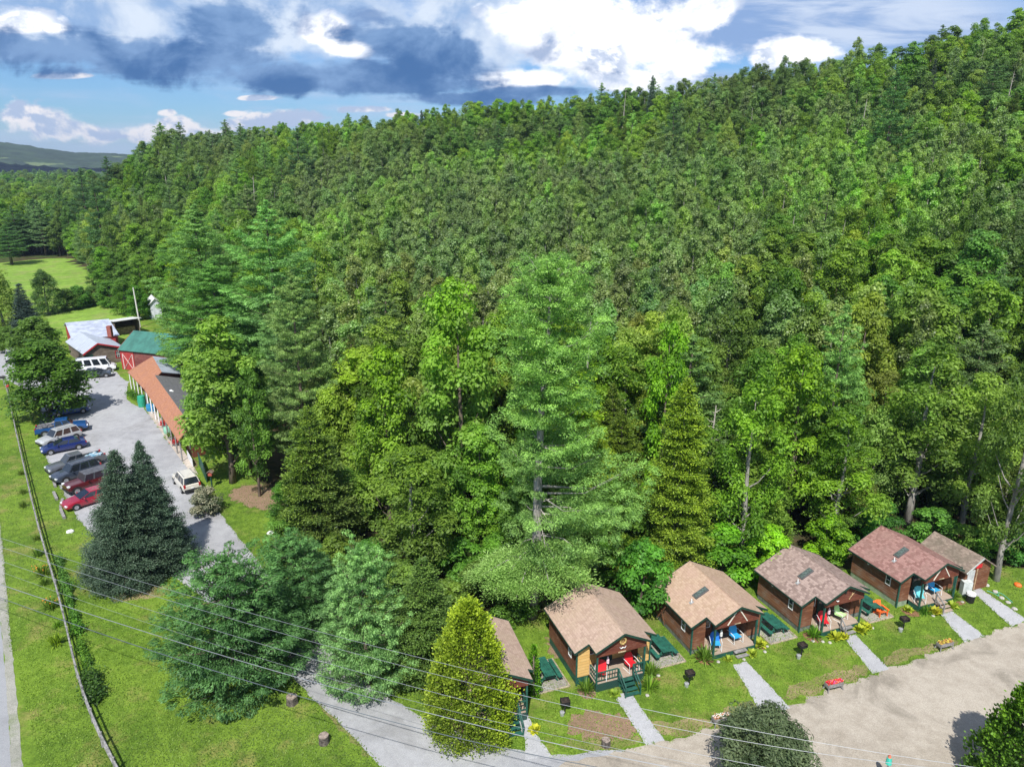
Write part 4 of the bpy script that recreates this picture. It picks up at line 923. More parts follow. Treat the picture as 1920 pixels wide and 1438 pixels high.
def cabin(FL, rz, roof, label, hd=.4, up=0.0, front=BROWN, side=BROWNS, skirt=SK_GREY, rail=False, steps=2, decor=None, W=5.7, Ld=4.7, skylight=True, sx=.3, porchwall=BROWN, steprail=False, sideback=4.95, latt=False, stepmat=None):
    u = Vector((cos(rz), sin(rz))); o = Vector(FL) + u * (W / 2)
    e = empty('cabin', (o.x, o.y, 0), rz, label, 'cabin', 'row of cabins'); hw = W / 2; ph = 1.78; pd = 1.05; rc = .85
    ZR = 4.02 + up; sl = .50; zr = lambda x: ZR - sl * abs(x)
    # foundation skirt
    m = MB(); m.box((0, (rc + Ld) / 2 + .0, hd / 2 - .1), (W - .06, Ld - rc - .06, hd + .2)); m.box((-(hw + ph) / 2, rc / 2 + .02, hd / 2 - .1), (hw - ph - .06, rc, hd + .2)); m.box(((hw + ph) / 2, rc / 2 + .02, hd / 2 - .1), (hw - ph - .06, rc, hd + .2))
    m.build('foundation', skirt, e)
    # walls
    def prism(m, x0, x1, y0, y1):
        xs = [x0, x1] if x0 * x1 >= 0 else [x0, 0, x1]
        bot = [(x, y0, hd) for x in xs]; top = [(x, y0, zr(x) - .11) for x in reversed(xs)]
        a = bot + top; b = [(p[0], y1, p[2]) for p in a]; k = len(m.v); n_ = len(a); m.v += a + b
        m.f.append(tuple(k + i for i in range(n_))); m.f.append(tuple(k + n_ + i for i in reversed(range(n_))))
        for i in range(n_): j = (i + 1) % n_; m.f.append((k + j, k + i, k + n_ + i, k + n_ + j))
    m = MB(); prism(m, -hw, hw, rc, Ld); prism(m, -hw, -ph, 0, rc - .002); prism(m, ph, hw, 0, rc - .002); m.build('wall', side, e)
    for s in (-1, 1):
        a, b = (-hw - .015, -ph - .0) if s < 0 else (ph, hw + .015)
        m = MB(); m.quadf((a, -.02, hd + .01), (b, -.02, hd + .01), (b, -.02, zr(b) - .12), (a, -.02, zr(a) - .12)); k = len(m.v)
        m.box(((a + b) / 2, -.008, hd + .3), (b - a - .01, .012, .4)); m.build('front_panel', front, e)
        m = MB(); m.box((s * (hw + .012), -.03, (hd + zr(hw)) / 2 - .06), (.10, .07, zr(hw) - hd - .10)); m.box((s * (hw + .012), -.03, hd / 2), (.09, .06, hd)); m.build('corner_board', GREEN, e)
    m = MB(); m.quadf((-ph, rc - .02, hd + .07), (ph, rc - .02, hd + .07), (ph, rc - .02, zr(ph) - .1), (0, rc - .02, ZR - .12), (-ph, rc - .02, zr(ph) - .1)); m.build('porch_wall', porchwall, e)
    # roof
    t = .10; fe = -.30; pf = -pd - .28; ov = hw + .30; pv = ph + .20; bk = Ld + .28
    m = MB()
    m.slab([(-ov, fe, zr(ov)), (-pv, fe, zr(pv)), (-pv, pf, zr(pv)), (0, pf, ZR), (0, bk, ZR), (-ov, bk, zr(ov))], t)
    m.slab([(0, pf, ZR), (pv, pf, zr(pv)), (pv, fe, zr(pv)), (ov, fe, zr(ov)), (ov, bk, zr(ov)), (0, bk, ZR)], t)
    rf = m.build('roof', SH[roof], e)
    m = MB(); m.tube([(0, pf, ZR + .005), (0, bk, ZR + .005)], .035, 6); m.build('ridge_cap', SH[roof], rf)
    m = MB()
    for s in (-1, 1):
        m.bar((s * pv, pf - .015, zr(pv) - .07), (0, pf - .015, ZR - .07), .03, .15); m.bar((s * ov, fe - .015, zr(ov) - .07), (s * pv, fe - .015, zr(pv) - .07), .03, .15)
        m.bar((s * (pv + .012), pf, zr(pv) - .085), (s * (pv + .012), fe, zr(pv) - .085), .025, .11); m.bar((s * (ov + .012), fe, zr(ov) - .085), (s * (ov + .012), bk, zr(ov) - .085), .025, .11)
        m.bar((s * ov, bk + .015, zr(ov) - .07), (0, bk + .015, ZR - .07), .03, .15)
    m.build('fascia', DKGREEN, e)
    # porch
    m = MB(); m.box((0, (rc - pd) / 2 - .01, hd + .03), (2 * ph - .03, rc + pd - .06, .06)); m.build('porch_deck', DECK, e)
    m = MB(); m.box((0, -pd + .06, hd / 2 - .05), (2 * ph - .08, .04, hd + .06)); m.box((-ph + .06, -pd / 2, hd / 2 - .05), (.04, pd - .12, hd + .06)); m.box((ph - .06, -pd / 2, hd / 2 - .05), (.04, pd - .12, hd + .06))
    m.build('porch_skirt', LATT if latt else GREEN, e)
    for s in (-1, 1):
        m = MB(); m.box((s * (ph - .07), -pd + .06, (hd + zr(ph) - .35) / 2), (.11, .11, zr(ph) - .4 - hd + .2)); m.build('porch_post', GREEN, e)
    zb = zr(ph) - .66
    m = MB(); a = [(-ph, zb), (ph, zb), (ph, zr(ph) - .12), (0, ZR - .12), (-ph, zr(ph) - .12)]
    k = len(m.v); m.v += [(x, -pd - .02, z) for x, z in a] + [(x, -pd + .06, z) for x, z in a]; m.f += [(0, 1, 2, 3, 4), (9, 8, 7, 6, 5)]
    for i in range(5): j = (i + 1) % 5; m.f.append((j, i, 5 + i, 5 + j))
    m.build('porch_gable', MAROON, e)
    # door and windows
    dz = hd + .06
    d = MB().box((-.15, rc - .055, dz + 1.0), (.92, .05, 1.98)).build('door', DKGREEN, e)
    mm = MB()
    for i in (-1, 1):
        for j in (0, 1): mm.box((-.15 + i * .19, rc - .088, dz + 1.0 + j * .46), (.32, .014, .40))
    mm.build('pane', GLASS, d); MB().cyl((.20, rc - .12, dz + .95), .03, .05, 6).build('handle', M('brass', (.5, .36, .12), .3, .1, 3, metal=1.0), d)
    def window(x, y, z, w, h, ax='y', fm=WHITE):
        f = MB(); q = .05
        def B(cx, cz, ww, hh, dd, off):
            c, dm = ((x + cx, y - off, z + cz), (ww, dd, hh)) if ax == 'y' else ((x - off, y + cx, z + cz), (dd, ww, hh))
            return c, dm
        for cx, cz, ww, hh in ((0, h / 2, w + q, q), (0, -h / 2, w + q, q), (-w / 2, 0, q, h - q), (w / 2, 0, q, h - q), (0, 0, w - q, q * .6)): f.box(*B(cx, cz, ww, hh, .05, .02))
        fo = f.build('window', fm, e); MB().box(*B(0, 0, w - q, h - q, .012, .004)).build('pane', GLASS, fo)
    window(-1.15, rc - .02, dz + 1.30, .62, .95); window(.98, rc - .02, dz + 1.35, .66, .78)
    window(-hw - .001, 1.05, hd + 1.35, .42, .80, 'x')
    # steps
    sm = stepmat or (GREEN if rail else GREYW); n_ = steps
    m = MB()
    for i in range(n_):
        zt = hd * (n_ - i) / (n_ + 0.0) - (.02 if i else .0) - .02; m.box((sx, -pd - .14 - .27 * i, zt - .02), (1.0, .27, .05)); m.box((sx, -pd - .03 - .27 * i, zt / 2 - .03), (.94, .03, max(.05, zt - .05)))
    so_ = m.build('steps', sm, e)
    if rail or steprail:
        L = .27 * n_
        for s in ((-1, 1) if rail else (-1,)):
            m = MB(); X_ = sx + s * .53; m.bar((X_, -pd - .02, hd + .85), (X_, -pd - L, .78), .07, .07); m.box((X_, -pd - L, .38), (.08, .08, .86)); m.box((X_, -pd - .05, hd + .42), (.08, .08, .9)); m.bar((X_, -pd - .02, hd + .42), (X_, -pd - L, .35), .05, .05)
            m.build('stair_rail', GREEN if rail else GREYW, e)
    if rail:
        m = MB(); zt = hd + .82
        spans = [((-ph + .05, -pd + .06), (sx - .55, -pd + .06)), ((sx + .55, -pd + .06), (ph - .05, -pd + .06)), ((-ph + .06, -pd + .1), (-ph + .06, -.06)), ((ph - .06, -pd + .1), (ph - .06, -.06))]
        for a, b in spans:
            m.bar((*a, zt), (*b, zt), .08, .05); m.bar((*a, hd + .2), (*b, hd + .2), .04, .06); L = math.dist(a, b); k = max(2, int(L / .19))
            for i in range(k + 1): f = i / k; x = a[0] + (b[0] - a[0]) * f; y = a[1] + (b[1] - a[1]) * f; m.box((x, y, (hd + .2 + zt) / 2), (.035, .035, zt - hd - .2))
        m.build('railing', GREEN, e)
    if skylight:
        an = math.atan(sl); R4 = Matrix.Rotation(-an, 4, 'Y'); x = -1.15; y = 1.75
        k_ = MB().box((x, y, zr(x) + .05), (1.15, .50, .10), M4=R4).build('skylight', M('skylight_frame', (.10, .10, .10), .5, .1, 3), e)
        MB().box((x - .03, y, zr(x) + .105 + .015), (1.0, .36, .012), M4=R4).build('pane', M('skylight_glass', (.10, .13, .12), .15, .2, 6, spec=.7), k_)
        x = -2.0; y = 1.55; pv_ = MB().cyl((x, y, zr(x) - .05), .045, .34, 8).build('vent_pipe', WHITE, e); MB().box((x, y, zr(x) + .012), (.30, .26, .02), M4=R4).build('flashing', M('flashing', (.45, .45, .45), .5, .1, 3, metal=.5), pv_)
    yg = -pd - .035
    if decor == 'poles':
        m = MB(); m.bar((-.80, yg, zb + .12), (-.02, yg, ZR - .30), .04, .075); m.bar((.80, yg, zb + .12), (.02, yg, ZR - .30), .04, .075); m.build('gable_ski', M('cream_paint', (.72, .66, .55), .5, .1, 3), e)
        m = MB(); m.box((.02, yg, zb + .08), (.5, .02, .07)); m.build('gable_ornament', M('tan_wood', (.5, .4, .25), .7, .2, 4), e)
    if decor == 'wreath':
        m = MB(); pts = [(.02 + .20 * cos(a), yg - .02, zb + .85 + .22 * sin(a)) for a in np.linspace(0, 2 * pi, 14)]; m.tube(pts, .06, 6); m.bar((-.1, yg, zb + .55), (.02, yg, zb + .95), .03); m.bar((.14, yg, zb + .55), (.02, yg, zb + .95), .03); m.build('gable_wreath', M('straw', (.52, .36, .13), .9, .3, 14), e)
        m = MB(); m.tube([(-.22, yg - .05, zb + .46), (-.14, yg - .06, zb + .34), (0, yg - .06, zb + .40), (.14, yg - .06, zb + .34), (.24, yg - .05, zb + .46)], [.015, .03, .04, .03, .015], 6); m.build('gable_horns', WHITE, e)
        m = MB(); m.box((0, yg, zb + .03), (.55, .03, .07)); m.build('name_board', M('tan_wood', (.5, .4, .25), .7, .2, 4), e)
    if decor == 'branch':
        m = MB(); m.tube([(.35, yg, zb + .25), (.55, yg - .02, zb + .55), (.85, yg, zb + .80)], [.04, .03, .015], 5); m.tube([(.55, yg - .02, zb + .55), (.60, yg, zb + .82)], [.025, .01], 4); m.build('gable_branch', M('pale_branch', (.45, .32, .16), .9, .2, 5), e)
        MB().box((-.05, yg, zb + .95), (.16, .06, .30)).build('gable_lantern', BLACK, e)
        m = MB(); m.tube([(-.85, yg - .03, zb + .42), (-.75, yg - .05, zb + .34), (-.62, yg - .05, zb + .38)], [.02, .045, .02], 6); m.build('gable_horns', WHITE, e)
    return e, (u, o, hd)
R20 = radians(20)
CABS = {}
CABS[2] = cabin((4.2, 40.25), radians(19.5), 'tan_pink', 'cabin with new yellow pine front and green railed porch under the tall pine', hd=.62, up=.22, front=YELLOW, side=BROWN, skirt=GREEN, rail=True, steps=4, decor='wreath', porchwall=YELLOW, skylight=False, latt=True, sx=.35, W=5.35)
CABS[3] = cabin((12.42, 43.4), radians(20), 'tan', 'cabin with a tan roof and two blue chairs on its porch', hd=.36, decor='poles', sx=.40, front=BROWN)
CABS[4] = cabin((20.88, 45.9), radians(20.5), 'mottled', 'cabin with a mottled brown roof and a pale green chair on its porch', hd=.40, decor='branch', sx=.45, steprail=True)
CABS[5] = cabin((29.54, 49.0), radians(20), 'red', 'cabin with a dark red-brown roof and turquoise chair beside the shed', hd=.48, skirt=SK_GREEN, decor='poles', sx=.35, steprail=True, steps=3, stepmat=DECK)
x1, y1 = G(995, 1268, 2.4)
CABS[1] = cabin((x1 - 4.15, y1 - 1.1), radians(17), 'tan_pink', 'cabin almost hidden behind the golden arborvitae, green steps showing', hd=.6, up=.1, rail=True, steps=4, side=BROWN, skylight=False, sx=.6, W=4.1, skirt=GREEN, latt=True)

def loc(ci, x, y, z=0.0):
    u, o, hd = CABS[ci][1]; v = Vector((-u.y, u.x)); p = o + u * x + v * y; return (p.x, p.y, z)

# ------------------------------------------------------------------ porch furniture
COL = {k: M(k + '_paint', c, .4, .05, 2, spec=.5) for k, c in {'red': (.62, .02, .03), 'sky_blue': (.04, .38, .68), 'deep_blue': (.02, .17, .55), 'turquoise': (.16, .58, .62), 'lime': (.55, .80, .36), 'yellow': (.80, .66, .02), 'pale_blue': (.35, .62, .75), 'orange': (.85, .16, .03)}.items()}
def chair(ci, x, y, rz, c, label, c2=None):
    u, o, hd = CABS[ci][1]; a = atan2(u.y, u.x); e = empty('metal_chair', loc(ci, x, y - .22, hd + .06), a + rz, label, 'chair', 'shell back chairs on the porches')
    e.scale = (1.22, 1.22, 1.15)
    MB().slab([(-.26, -.24, .42), (.26, -.24, .42), (.27, .24, .38), (-.27, .24, .38)], .03).build('seat', COL[c], e)
    m = MB(); pr = [(-.27, .38), (-.29, .62), (-.24, .82), (-.12, .92), (.12, .92), (.24, .82), (.29, .62), (.27, .38)]; k = len(m.v)
    m.v += [(p, .22 + (q - .38) * .24, q) for p, q in pr] + [(p, .25 + (q - .38) * .24, q) for p, q in pr]; m.f += [tuple(range(8)), tuple(reversed(range(8, 16)))]
    for i in range(8): j = (i + 1) % 8; m.f.append((j, i, 8 + i, 8 + j))
    m.build('backrest', COL[c2 or c], e)
    for s in (-1, 1): MB().tube([(s * .31, .42, .62), (s * .32, .1, .64), (s * .32, -.26, .60), (s * .31, -.30, .04), (s * .30, -.1, .02), (s * .30, .32, .02)], .018, 5).build('leg_frame', WHITE, e)
    return e
def side_table(ci, x, y, c, label):
    hd = CABS[ci][1][2]; e = empty('side_table', loc(ci, x, y, hd + .06), 0, label, 'table', 'small porch tables')
    MB().cyl((0, 0, .42), .24, .03, 14).build('tabletop', COL[c], e)
    for i in range(3): a = i * 2.1; MB().tube([(.1 * cos(a), .1 * sin(a), .42), (.2 * cos(a), .2 * sin(a), 0)], .015, 5).build('leg', COL[c], e)
chair(2, -1.2, -.35, -.5, 'red', 'red metal chair at the dim left end of the railed porch'); side_table(2, -.75, -.1, 'yellow', 'small yellow table beside the red porch chair'); chair(2, 1.05, -.3, .15, 'red', 'red metal chair right of the steps on the railed porch')
chair(3, -1.2, -.25, -.45, 'sky_blue', 'bright blue chair behind the left post of the tan-roofed cabin', 'deep_blue'); side_table(3, -.78, .1, 'yellow', 'small yellow-green table by the blue chair'); chair(3, .62, -.05, .05, 'sky_blue', 'sky blue chair facing out at the middle of the tan-roofed cabin porch')
chair(4, -1.2, -.35, -.4, 'red', 'dark red chair at the left post of the mottled-roof cabin'); side_table(4, -.72, -.05, 'pale_blue', 'small pale blue table by the dark red chair'); chair(4, .62, -.1, .3, 'lime', 'pale lime chair right of the step rail')
chair(5, -1.25, -.3, -.6, 'turquoise', 'turquoise chair at the left end of the red-roofed cabin porch'); chair(5, .62, .0, .0, 'sky_blue', 'blue chair facing out on the red-roofed cabin porch')
for ci, x, c in ((2, -.72, 'pink'), (3, -.85, 'white'), (4, -.8, 'pink'), (5, -.72, 'white')):
    hd = CABS[ci][1][2]; e = empty('windsock', loc(ci, x, -.55, hd + 1.05), 0, {2: 'pink and white windsock hanging before the yellow cabin door', 3: 'white windsock hanging before the tan-roofed cabin door', 4: 'pink windsock hanging before the mottled-roof cabin door', 5: 'white windsock hanging before the red-roofed cabin door'}[ci], 'windsock', 'windsocks on the porches')
    MB().tube([(0, 0, 0), (.01, 0, .25), (0, 0, .5)], [.10, .09, .03], 8).build('cloth', M(c + '_cloth', (.80, .55, .60) if c == 'pink' else (.75, .74, .70), .8, .15, 8), e)
    up = .22 if ci == 2 else 0
    MB().tube([(0, 0, .5), (0, 0, 1.4 + up)], .008, 4).build('cord', BLACK, e)

# ------------------------------------------------------------------ picnic tables on their pads
TG = M('picnic_green', (.022, .115, .080), .5, .18, 2.5)
def picnic(px, py, rz, label, tilt=0, s=1.0):
    x, y = G(px, py, .4); e = empty('picnic_table', (x, y, .03), rz, label, 'picnic table', 'picnic tables between the cabins'); L = 1.95 * s
    m = MB(); [m.box((-.3 + .15 * i, 0, .74), (.14, L, .04)) for i in range(5)]; m.build('tabletop', TG, e)
    for sd_ in (-1, 1): m = MB(); [m.box((sd_ * (.66 + .15 * i), 0, .44), (.14, L, .04)) for i in range(2)]; m.build('bench', TG, e)
    for yy in (-.7, .7):
        m = MB(); m.bar((-.28, yy, .70), (-.62, yy, .0), .05, .10); m.bar((.28, yy, .70), (.62, yy, .0), .05, .10); m.bar((-.80, yy, .40), (.80, yy, .40), .05, .10); m.bar((-.33, yy, .68), (.33, yy, .68), .05, .09); m.build('leg', TG, e)
    pe = empty('gravel_pad', (x, y, 0), rz, 'timber-edged gravel pad under the ' + label, 'pad', 'gravel pads under the picnic tables')
    m = MB(); w, l = 1.15, 1.45
    for a, b in (((-w, -l), (w, -l)), ((w, -l), (w, l)), ((w, l), (-w, l)), ((-w, l), (-w, -l))): m.bar((a[0], a[1], .03), (b[0], b[1], .03), .09, .08)
    m.build('timber_edge', M('pad_timber', (.40, .33, .24), .9, .2, 4), pe); MB().box((0, 0, .012), (2 * w - .1, 2 * l - .1, .022)).build('gravel', GRAVELP, pe)
GRAVELP = gravelmat('pad_stones', (.22, .20, .175), (.36, .34, .30), (.15, .135, .115), fine=14)
picnic(1022, 1258, R20, 'green picnic table left of the yellow cabin'); picnic(1238, 1214, R20, 'green picnic table between the yellow and tan-roofed cabins')
picnic(1446, 1171, R20, 'green picnic table between the tan and mottled roofs'); picnic(1626, 1134, R20, 'green picnic table behind the orange chair')

# ------------------------------------------------------------------ orange adirondack
x, y = G(1650, 1152); e = empty('adirondack_chair', (x, y, 0), radians(15), 'bright orange slatted chair alone on the grass', 'chair')
m = MB(); [m.bar((-.24 + .12 * i, -.28, .36), (-.24 + .12 * i, .22, .22), .105, .025) for i in range(5)]; m.build('seat', COL['orange'], e)
m = MB(); [m.bar((-.24 + .12 * i, .2, .22), (-.28 + .14 * i, .55, .98 - .03 * abs(i - 2)), .11, .025) for i in range(5)]; m.build('backrest', COL['orange'], e)
for s in (-1, 1): MB().box((s * .38, 0, .56), (.15, .75, .03)).build('armrest', COL['orange'], e); m = MB(); m.box((s * .34, -.32, .28), (.04, .1, .54)); m.bar((s * .31, -.34, .33), (s * .31, .62, .03), .04, .12); m.box((s * .34, .3, .28), (.04, .08, .54)); m.build('leg', COL['orange'], e)

# ------------------------------------------------------------------ grills and pails
GAL = M('galvanised', (.52, .53, .54), .45, .15, 8, metal=.4)
for i, (px, py, rz, lab) in enumerate([(1059, 1337, .2, 'left of the yellow cabin path'), (1292, 1283, .3, 'on the lawn before the tan-roofed cabin'), (1502, 1230, .35, 'on the lawn before the mottled-roof cabin'), (1693, 1180, .2, 'on the lawn before the red-roofed cabin')]):
    x, y = G(px, py); e = empty('park_grill', (x, y, 0), rz, 'black pedestal grill ' + lab, 'grill', 'pedestal grills on the lawn')
    MB().cyl((0, 0, 0), .045, .75, 8).build('post', BLACK, e)
    m = MB(); m.box((0, 0, .78), (.50, .42, .04)); m.bar((-.27, -.21, .90), (-.27, .21, .90), .03, .26); m.bar((.27, -.21, .90), (.27, .21, .90), .03, .26); m.bar((-.27, .22, .90), (.27, .22, .90), .03, .26); m.build('firebox', BLACK, e)
    g = MB(); [g.bar((-.25, -.18 + .06 * j, .98), (.25, -.18 + .06 * j, .98), .014) for j in range(7)]; g.build('grate', M('rusty_iron', (.10, .07, .055), .8, .3, 9), e)
    bx, by = G(px - 5, py + 4); p = empty('ash_pail', (bx, by, 0), 0, 'grey ash pail at the foot of the grill ' + lab.replace('on the lawn ', ''), 'pail', 'ash pails by the grills')
    MB().cyl((0, 0, 0), .12, .28, 12, .16).build('pail_body', GAL, p); MB().tube([(.15 * cos(a), 0, .28 + .12 * sin(a)) for a in np.linspace(0, pi, 7)], .008, 4).build('handle', BLACK, p)

# ------------------------------------------------------------------ flower and leaf plants
def leafplant(kind, seed, n_, L, w, rise, arch, mat, flowers=None, spread=.12):
    rg = np.random.default_rng(seed); V_, q_, base = [], [], 0
    az = rg.uniform(0, 2 * pi, n_); l = L * rg.uniform(.6, 1.15, n_); k = 5
    el = rise * rg.uniform(.6, 1.3, n_); P_ = []
    for i in range(n_):
        d = np.array([cos(az[i]), sin(az[i])]); r0 = spread * rg.uniform(); pr = []
        for j in range(k):
            t = j / (k - 1); r = r0 + l[i] * t * cos(el[i]); z = l[i] * (t * sin(el[i]) - arch * t * t * cos(el[i])); ww = w * sin(pi * min(.97, t * .85 + .13)); pr.append((d * r, max(z, .01), ww))
        for j in range(k - 1):
            a, b = pr[j], pr[j + 1]; s = np.array([-d[1], d[0]])
            for c, sg in ((a, -1), (a, 1), (b, 1), (b, -1)): P_.append((c[0][0] + s[0] * c[2] * sg, c[0][1] + s[1] * c[2] * sg, c[1]))
    P_ = np.array(P_); q = np.arange(len(P_)).reshape(-1, 4); tone = np.repeat(np.clip(.5 + .3 * rg.normal(size=n_), 0, 1), k - 1)
    return npmesh(kind, P_, q, mat, tone)
L_HOSTA = leafmat('hosta_leaves', (.20, .28, .03), (.42, .46, .07), None, trans=.3, huevar=.02, valvar=.15)
L_LILY = leafmat('daylily_leaves', (.07, .15, .02), (.16, .26, .035), None, trans=.3, huevar=.02, valvar=.15)
HOSTA = [leafplant('hosta', s, 70, .42, .085, .95, .55, L_HOSTA) for s in (1, 2)]; LILY = [leafplant('daylily', s, 110, .75, .022, 1.15, .75, L_LILY, spread=.22) for s in (3, 4)]
L_FERN = leafmat('bed_leaves', (.06, .12, .02), (.20, .24, .04), None, trans=.3)
def bedplant(kind, x, y, s, label, cat='plant', group=None, col=(1, 1, 1), fl=None):
    e = empty(kind, (x, y, .005), rnd.uniform(0, 6), label, cat, group); me = (HOSTA if kind == 'hosta' else LILY)[rnd.randrange(2)]
    o = bpy.data.objects.new('leaves', me); C.objects.link(o); o.parent = e; s *= 1.3; o.scale = (s, s, s); o.color = (*col, 1)
    if fl:
        r = rnd; m = MB()
        for i in range(14): a = r.uniform(0, 6.28); d = r.uniform(.1, .45) * s; m.box((d * cos(a), d * sin(a), s * r.uniform(.42, .65)), (.06, .06, .05), rz=a)
        m.build('blossoms', M('blossom_%s' % fl, {'orange': (.75, .28, .04), 'yellow': (.8, .65, .08), 'white': (.8, .78, .7)}[fl], .7, .1, 3), e)
HB = {1: 'arborvitae-hidden cabin', 2: 'yellow cabin', 3: 'tan-roofed cabin', 4: 'mottled-roof cabin', 5: 'red-roofed cabin'}
beds = [(2, -2.3, -.75, 1.0, 'daylily', 'daylily clump left of the porch of the yellow cabin', (1.1, 1, .9)), (2, -.7, -1.65, .85, 'hosta', 'hosta clump in front of the lattice of the yellow cabin', (.75, .85, .8)), (2, 1.7, -1.9, 1.15, 'daylily', 'daylily clump right of the steps of the yellow cabin', (1.2, 1.2, .8)), (2, 2.5, -.6, 1.1, 'daylily', 'daylily clump at the right corner of the yellow cabin', (1, 1.1, .9)),
        (3, -2.25, -.75, 1.25, 'daylily', 'large daylily clump left of the tan-roofed cabin porch', (.85, .95, .9)), (3, -.75, -1.4, .75, 'hosta', 'low hosta left of the tan-roofed cabin steps', (1, 1, .9)), (3, 1.15, -1.5, .95, 'hosta', 'hosta right of the tan-roofed cabin steps', (.95, 1, .8)), (3, 2.3, -.75, 1.3, 'hosta', 'broad hosta at the right post of the tan-roofed cabin', (1.05, 1.05, 1)),
        (4, -2.2, -.8, 1.1, 'daylily', 'daylily clump left of the mottled-roof cabin porch', (.9, 1, .9)), (4, -.85, -1.5, 1.2, 'hosta', 'golden hosta left of the mottled-roof cabin steps', (1.2, 1.1, .8)), (4, -.25, -1.6, 1.0, 'hosta', 'golden hosta touching the step rail of the mottled-roof cabin', (1.15, 1.1, .8)), (4, 1.5, -1.45, 1.15, 'hosta', 'golden hosta just right of the mottled-roof cabin steps', (1.2, 1.1, .8)), (4, 2.15, -1.3, 1.1, 'hosta', 'golden hosta at the right post of the mottled-roof cabin', (1.2, 1.12, .8)),
        (5, -2.3, -.6, .95, 'hosta', 'hosta left of the red-roofed cabin porch', (.9, .95, .8)), (5, -.7, -1.5, 1.3, 'hosta', 'golden hosta left of the red-roofed cabin steps', (1.2, 1.1, .8)), (5, -1.4, -1.3, .9, 'daylily', 'daylily clump under the porch edge of the red-roofed cabin', (.9, 1, .9)), (5, 1.25, -1.4, 1.1, 'hosta', 'golden hosta right of the red-roofed cabin steps', (1.1, 1.1, .8)), (5, 2.3, -.5, 1.1, 'daylily', 'leafy clump at the right post of the red-roofed cabin', (1.1, 1.2, .9)),
        (1, 1.9, -2.0, .9, 'hosta', 'yellow hosta at the foot of the green steps by the arborvitae', (1.3, 1.2, .7))]
for ci, x, y, s, k, lab, col in beds: p = loc(ci, x, y); bedplant(k, p[0], p[1], s, lab, col=col, group='foundation plants by the cabins')
for ci in (2, 3, 4, 5):
    for a, b in (((-2.9, -.2), (-1.75, -1.4)), ((1.15, -1.0), (2.9, -1.4))) if ci != 3 else (((-2.8, -.1), (-1.7, -1.3)), ((1.8, -.3), (2.8, -1.2))):
        q = [loc(ci, *c)[:2] for c in ((a[0], a[1]), (a[0] + .1, b[1]), (b[0], b[1] - .1), (b[0], a[1]))]; sheet('mulch_bed', q, .0125, MULCH, amp=.1, step=.3, seed=ci * 3, smooth=2)
    for i in range(9): pass
STONE = M('pale_stone', (.45, .42, .38), .9, .15, 6, bump=.5)
def stone(x, y, s, label, group=None, name='stone', mat=None, c='stone'):
    r = random.Random(int(x * 100 + y * 7)); import bmesh
    bm = bmesh.new(); bmesh.ops.create_icosphere(bm, subdivisions=2, radius=s)
    for v in bm.verts: v.co *= 1 + r.uniform(-.13, .13); v.co.z = v.co.z * .6 + s * .25
    me = bpy.data.meshes.new(name); bm.to_mesh(me); bm.free(); me.materials.append(mat or STONE); o = bpy.data.objects.new(name, me); C.objects.link(o); o.location = (x, y, 0); tag(o, label, c, group); return o
for ci, x, y in ((4, -2.6, -1.2), (4, -1.6, -1.75), (4, -2.0, -1.5), (3, 2.75, -1.1), (3, 2.2, -1.55), (3, -1.5, -1.35), (4, 2.6, -1.5), (5, 2.6, -1.2), (5, -1.1, -1.8), (2, 2.9, -.95), (2, 1.25, -2.4), (3, .3, -1.75)):
    p = loc(ci, x, y); stone(p[0], p[1], .13, 'pale edging stone along the flower bed of the ' + HB[ci], 'edging stones of the flower beds')
x, y = G(132, 998); stone(x, y, .32, 'white painted boulder on the lawn by the parking logs', mat=WHITE, name='boulder', c='boulder')
x, y = G(507, 1000); stone(x, y, .30, 'white boulder on the grass at the edge of the wood', mat=WHITE, name='boulder', c='boulder')

# ------------------------------------------------------------------ trough planters, stumps
def petals(rg, cols, e, L, n_=70):
    for nm, c, k in cols:
        m = MB()
        for i in range(k): x = rg.uniform(-L / 2, L / 2); y = rg.uniform(-.16, .16); m.box((x, y, .58 + rg.uniform(-.02, .12)), (.055, .055, .035), M4=Matrix.Rotation(rg.uniform(0, 3), 4, 'Z') @ Matrix.Rotation(rg.uniform(-.6, .6), 4, 'X'))
        m.build('blossoms', M('petal_' + nm, c, .7, .12, 8), e)
for i, (px, py, cols, lab) in enumerate([(1352, 1356, [('white', (.75, .7, .62), 60), ('salmon', (.70, .28, .15), 22)], 'wooden trough planter with white flowers at the courtyard edge'), (1562, 1292, [('red', (.68, .02, .03), 90), ('pink', (.8, .12, .4), 20), ('coral', (.85, .25, .15), 30)], 'wooden trough planter full of bright red flowers'),
                                          (1770, 1216, [('yellow', (.66, .50, .08), 60), ('rust', (.45, .18, .06), 30)], 'wooden trough planter with yellow flowers')]):
    x, y = G(px, py); e = empty('trough_planter', (x, y, 0), radians(17), lab, 'planter', 'trough planters along the courtyard'); L = 1.15; rg = random.Random(i)
    m = MB()
    for s in (-1, 1): m.bar((-L / 2, s * .20, .45), (L / 2, s * .20, .45), .03, .24); m.bar((s * L / 2, -.19, .45), (s * L / 2, .19, .45), .03, .24)
    m.box((0, 0, .36), (L - .04, .37, .03)); m.build('trough', GREYW, e); MB().box((0, 0, .53), (L - .05, .36, .04)).build('soil', MULCH, e)
    for sx_ in (-1, 1):
        for sy_ in (-1, 1): MB().bar((sx_ * L * .42, sy_ * .16, .38), (sx_ * L * .52, sy_ * .26, 0), .05, .07).build('leg', GREYW, e)
    o = bpy.data.objects.new('foliage', HOSTA[0]); C.objects.link(o); o.parent = e; o.location = (0, 0, .52); o.scale = (1.2, .42, .4); o.color = (.5, .7, .6, 1)
    petals(rg, cols, e, L)
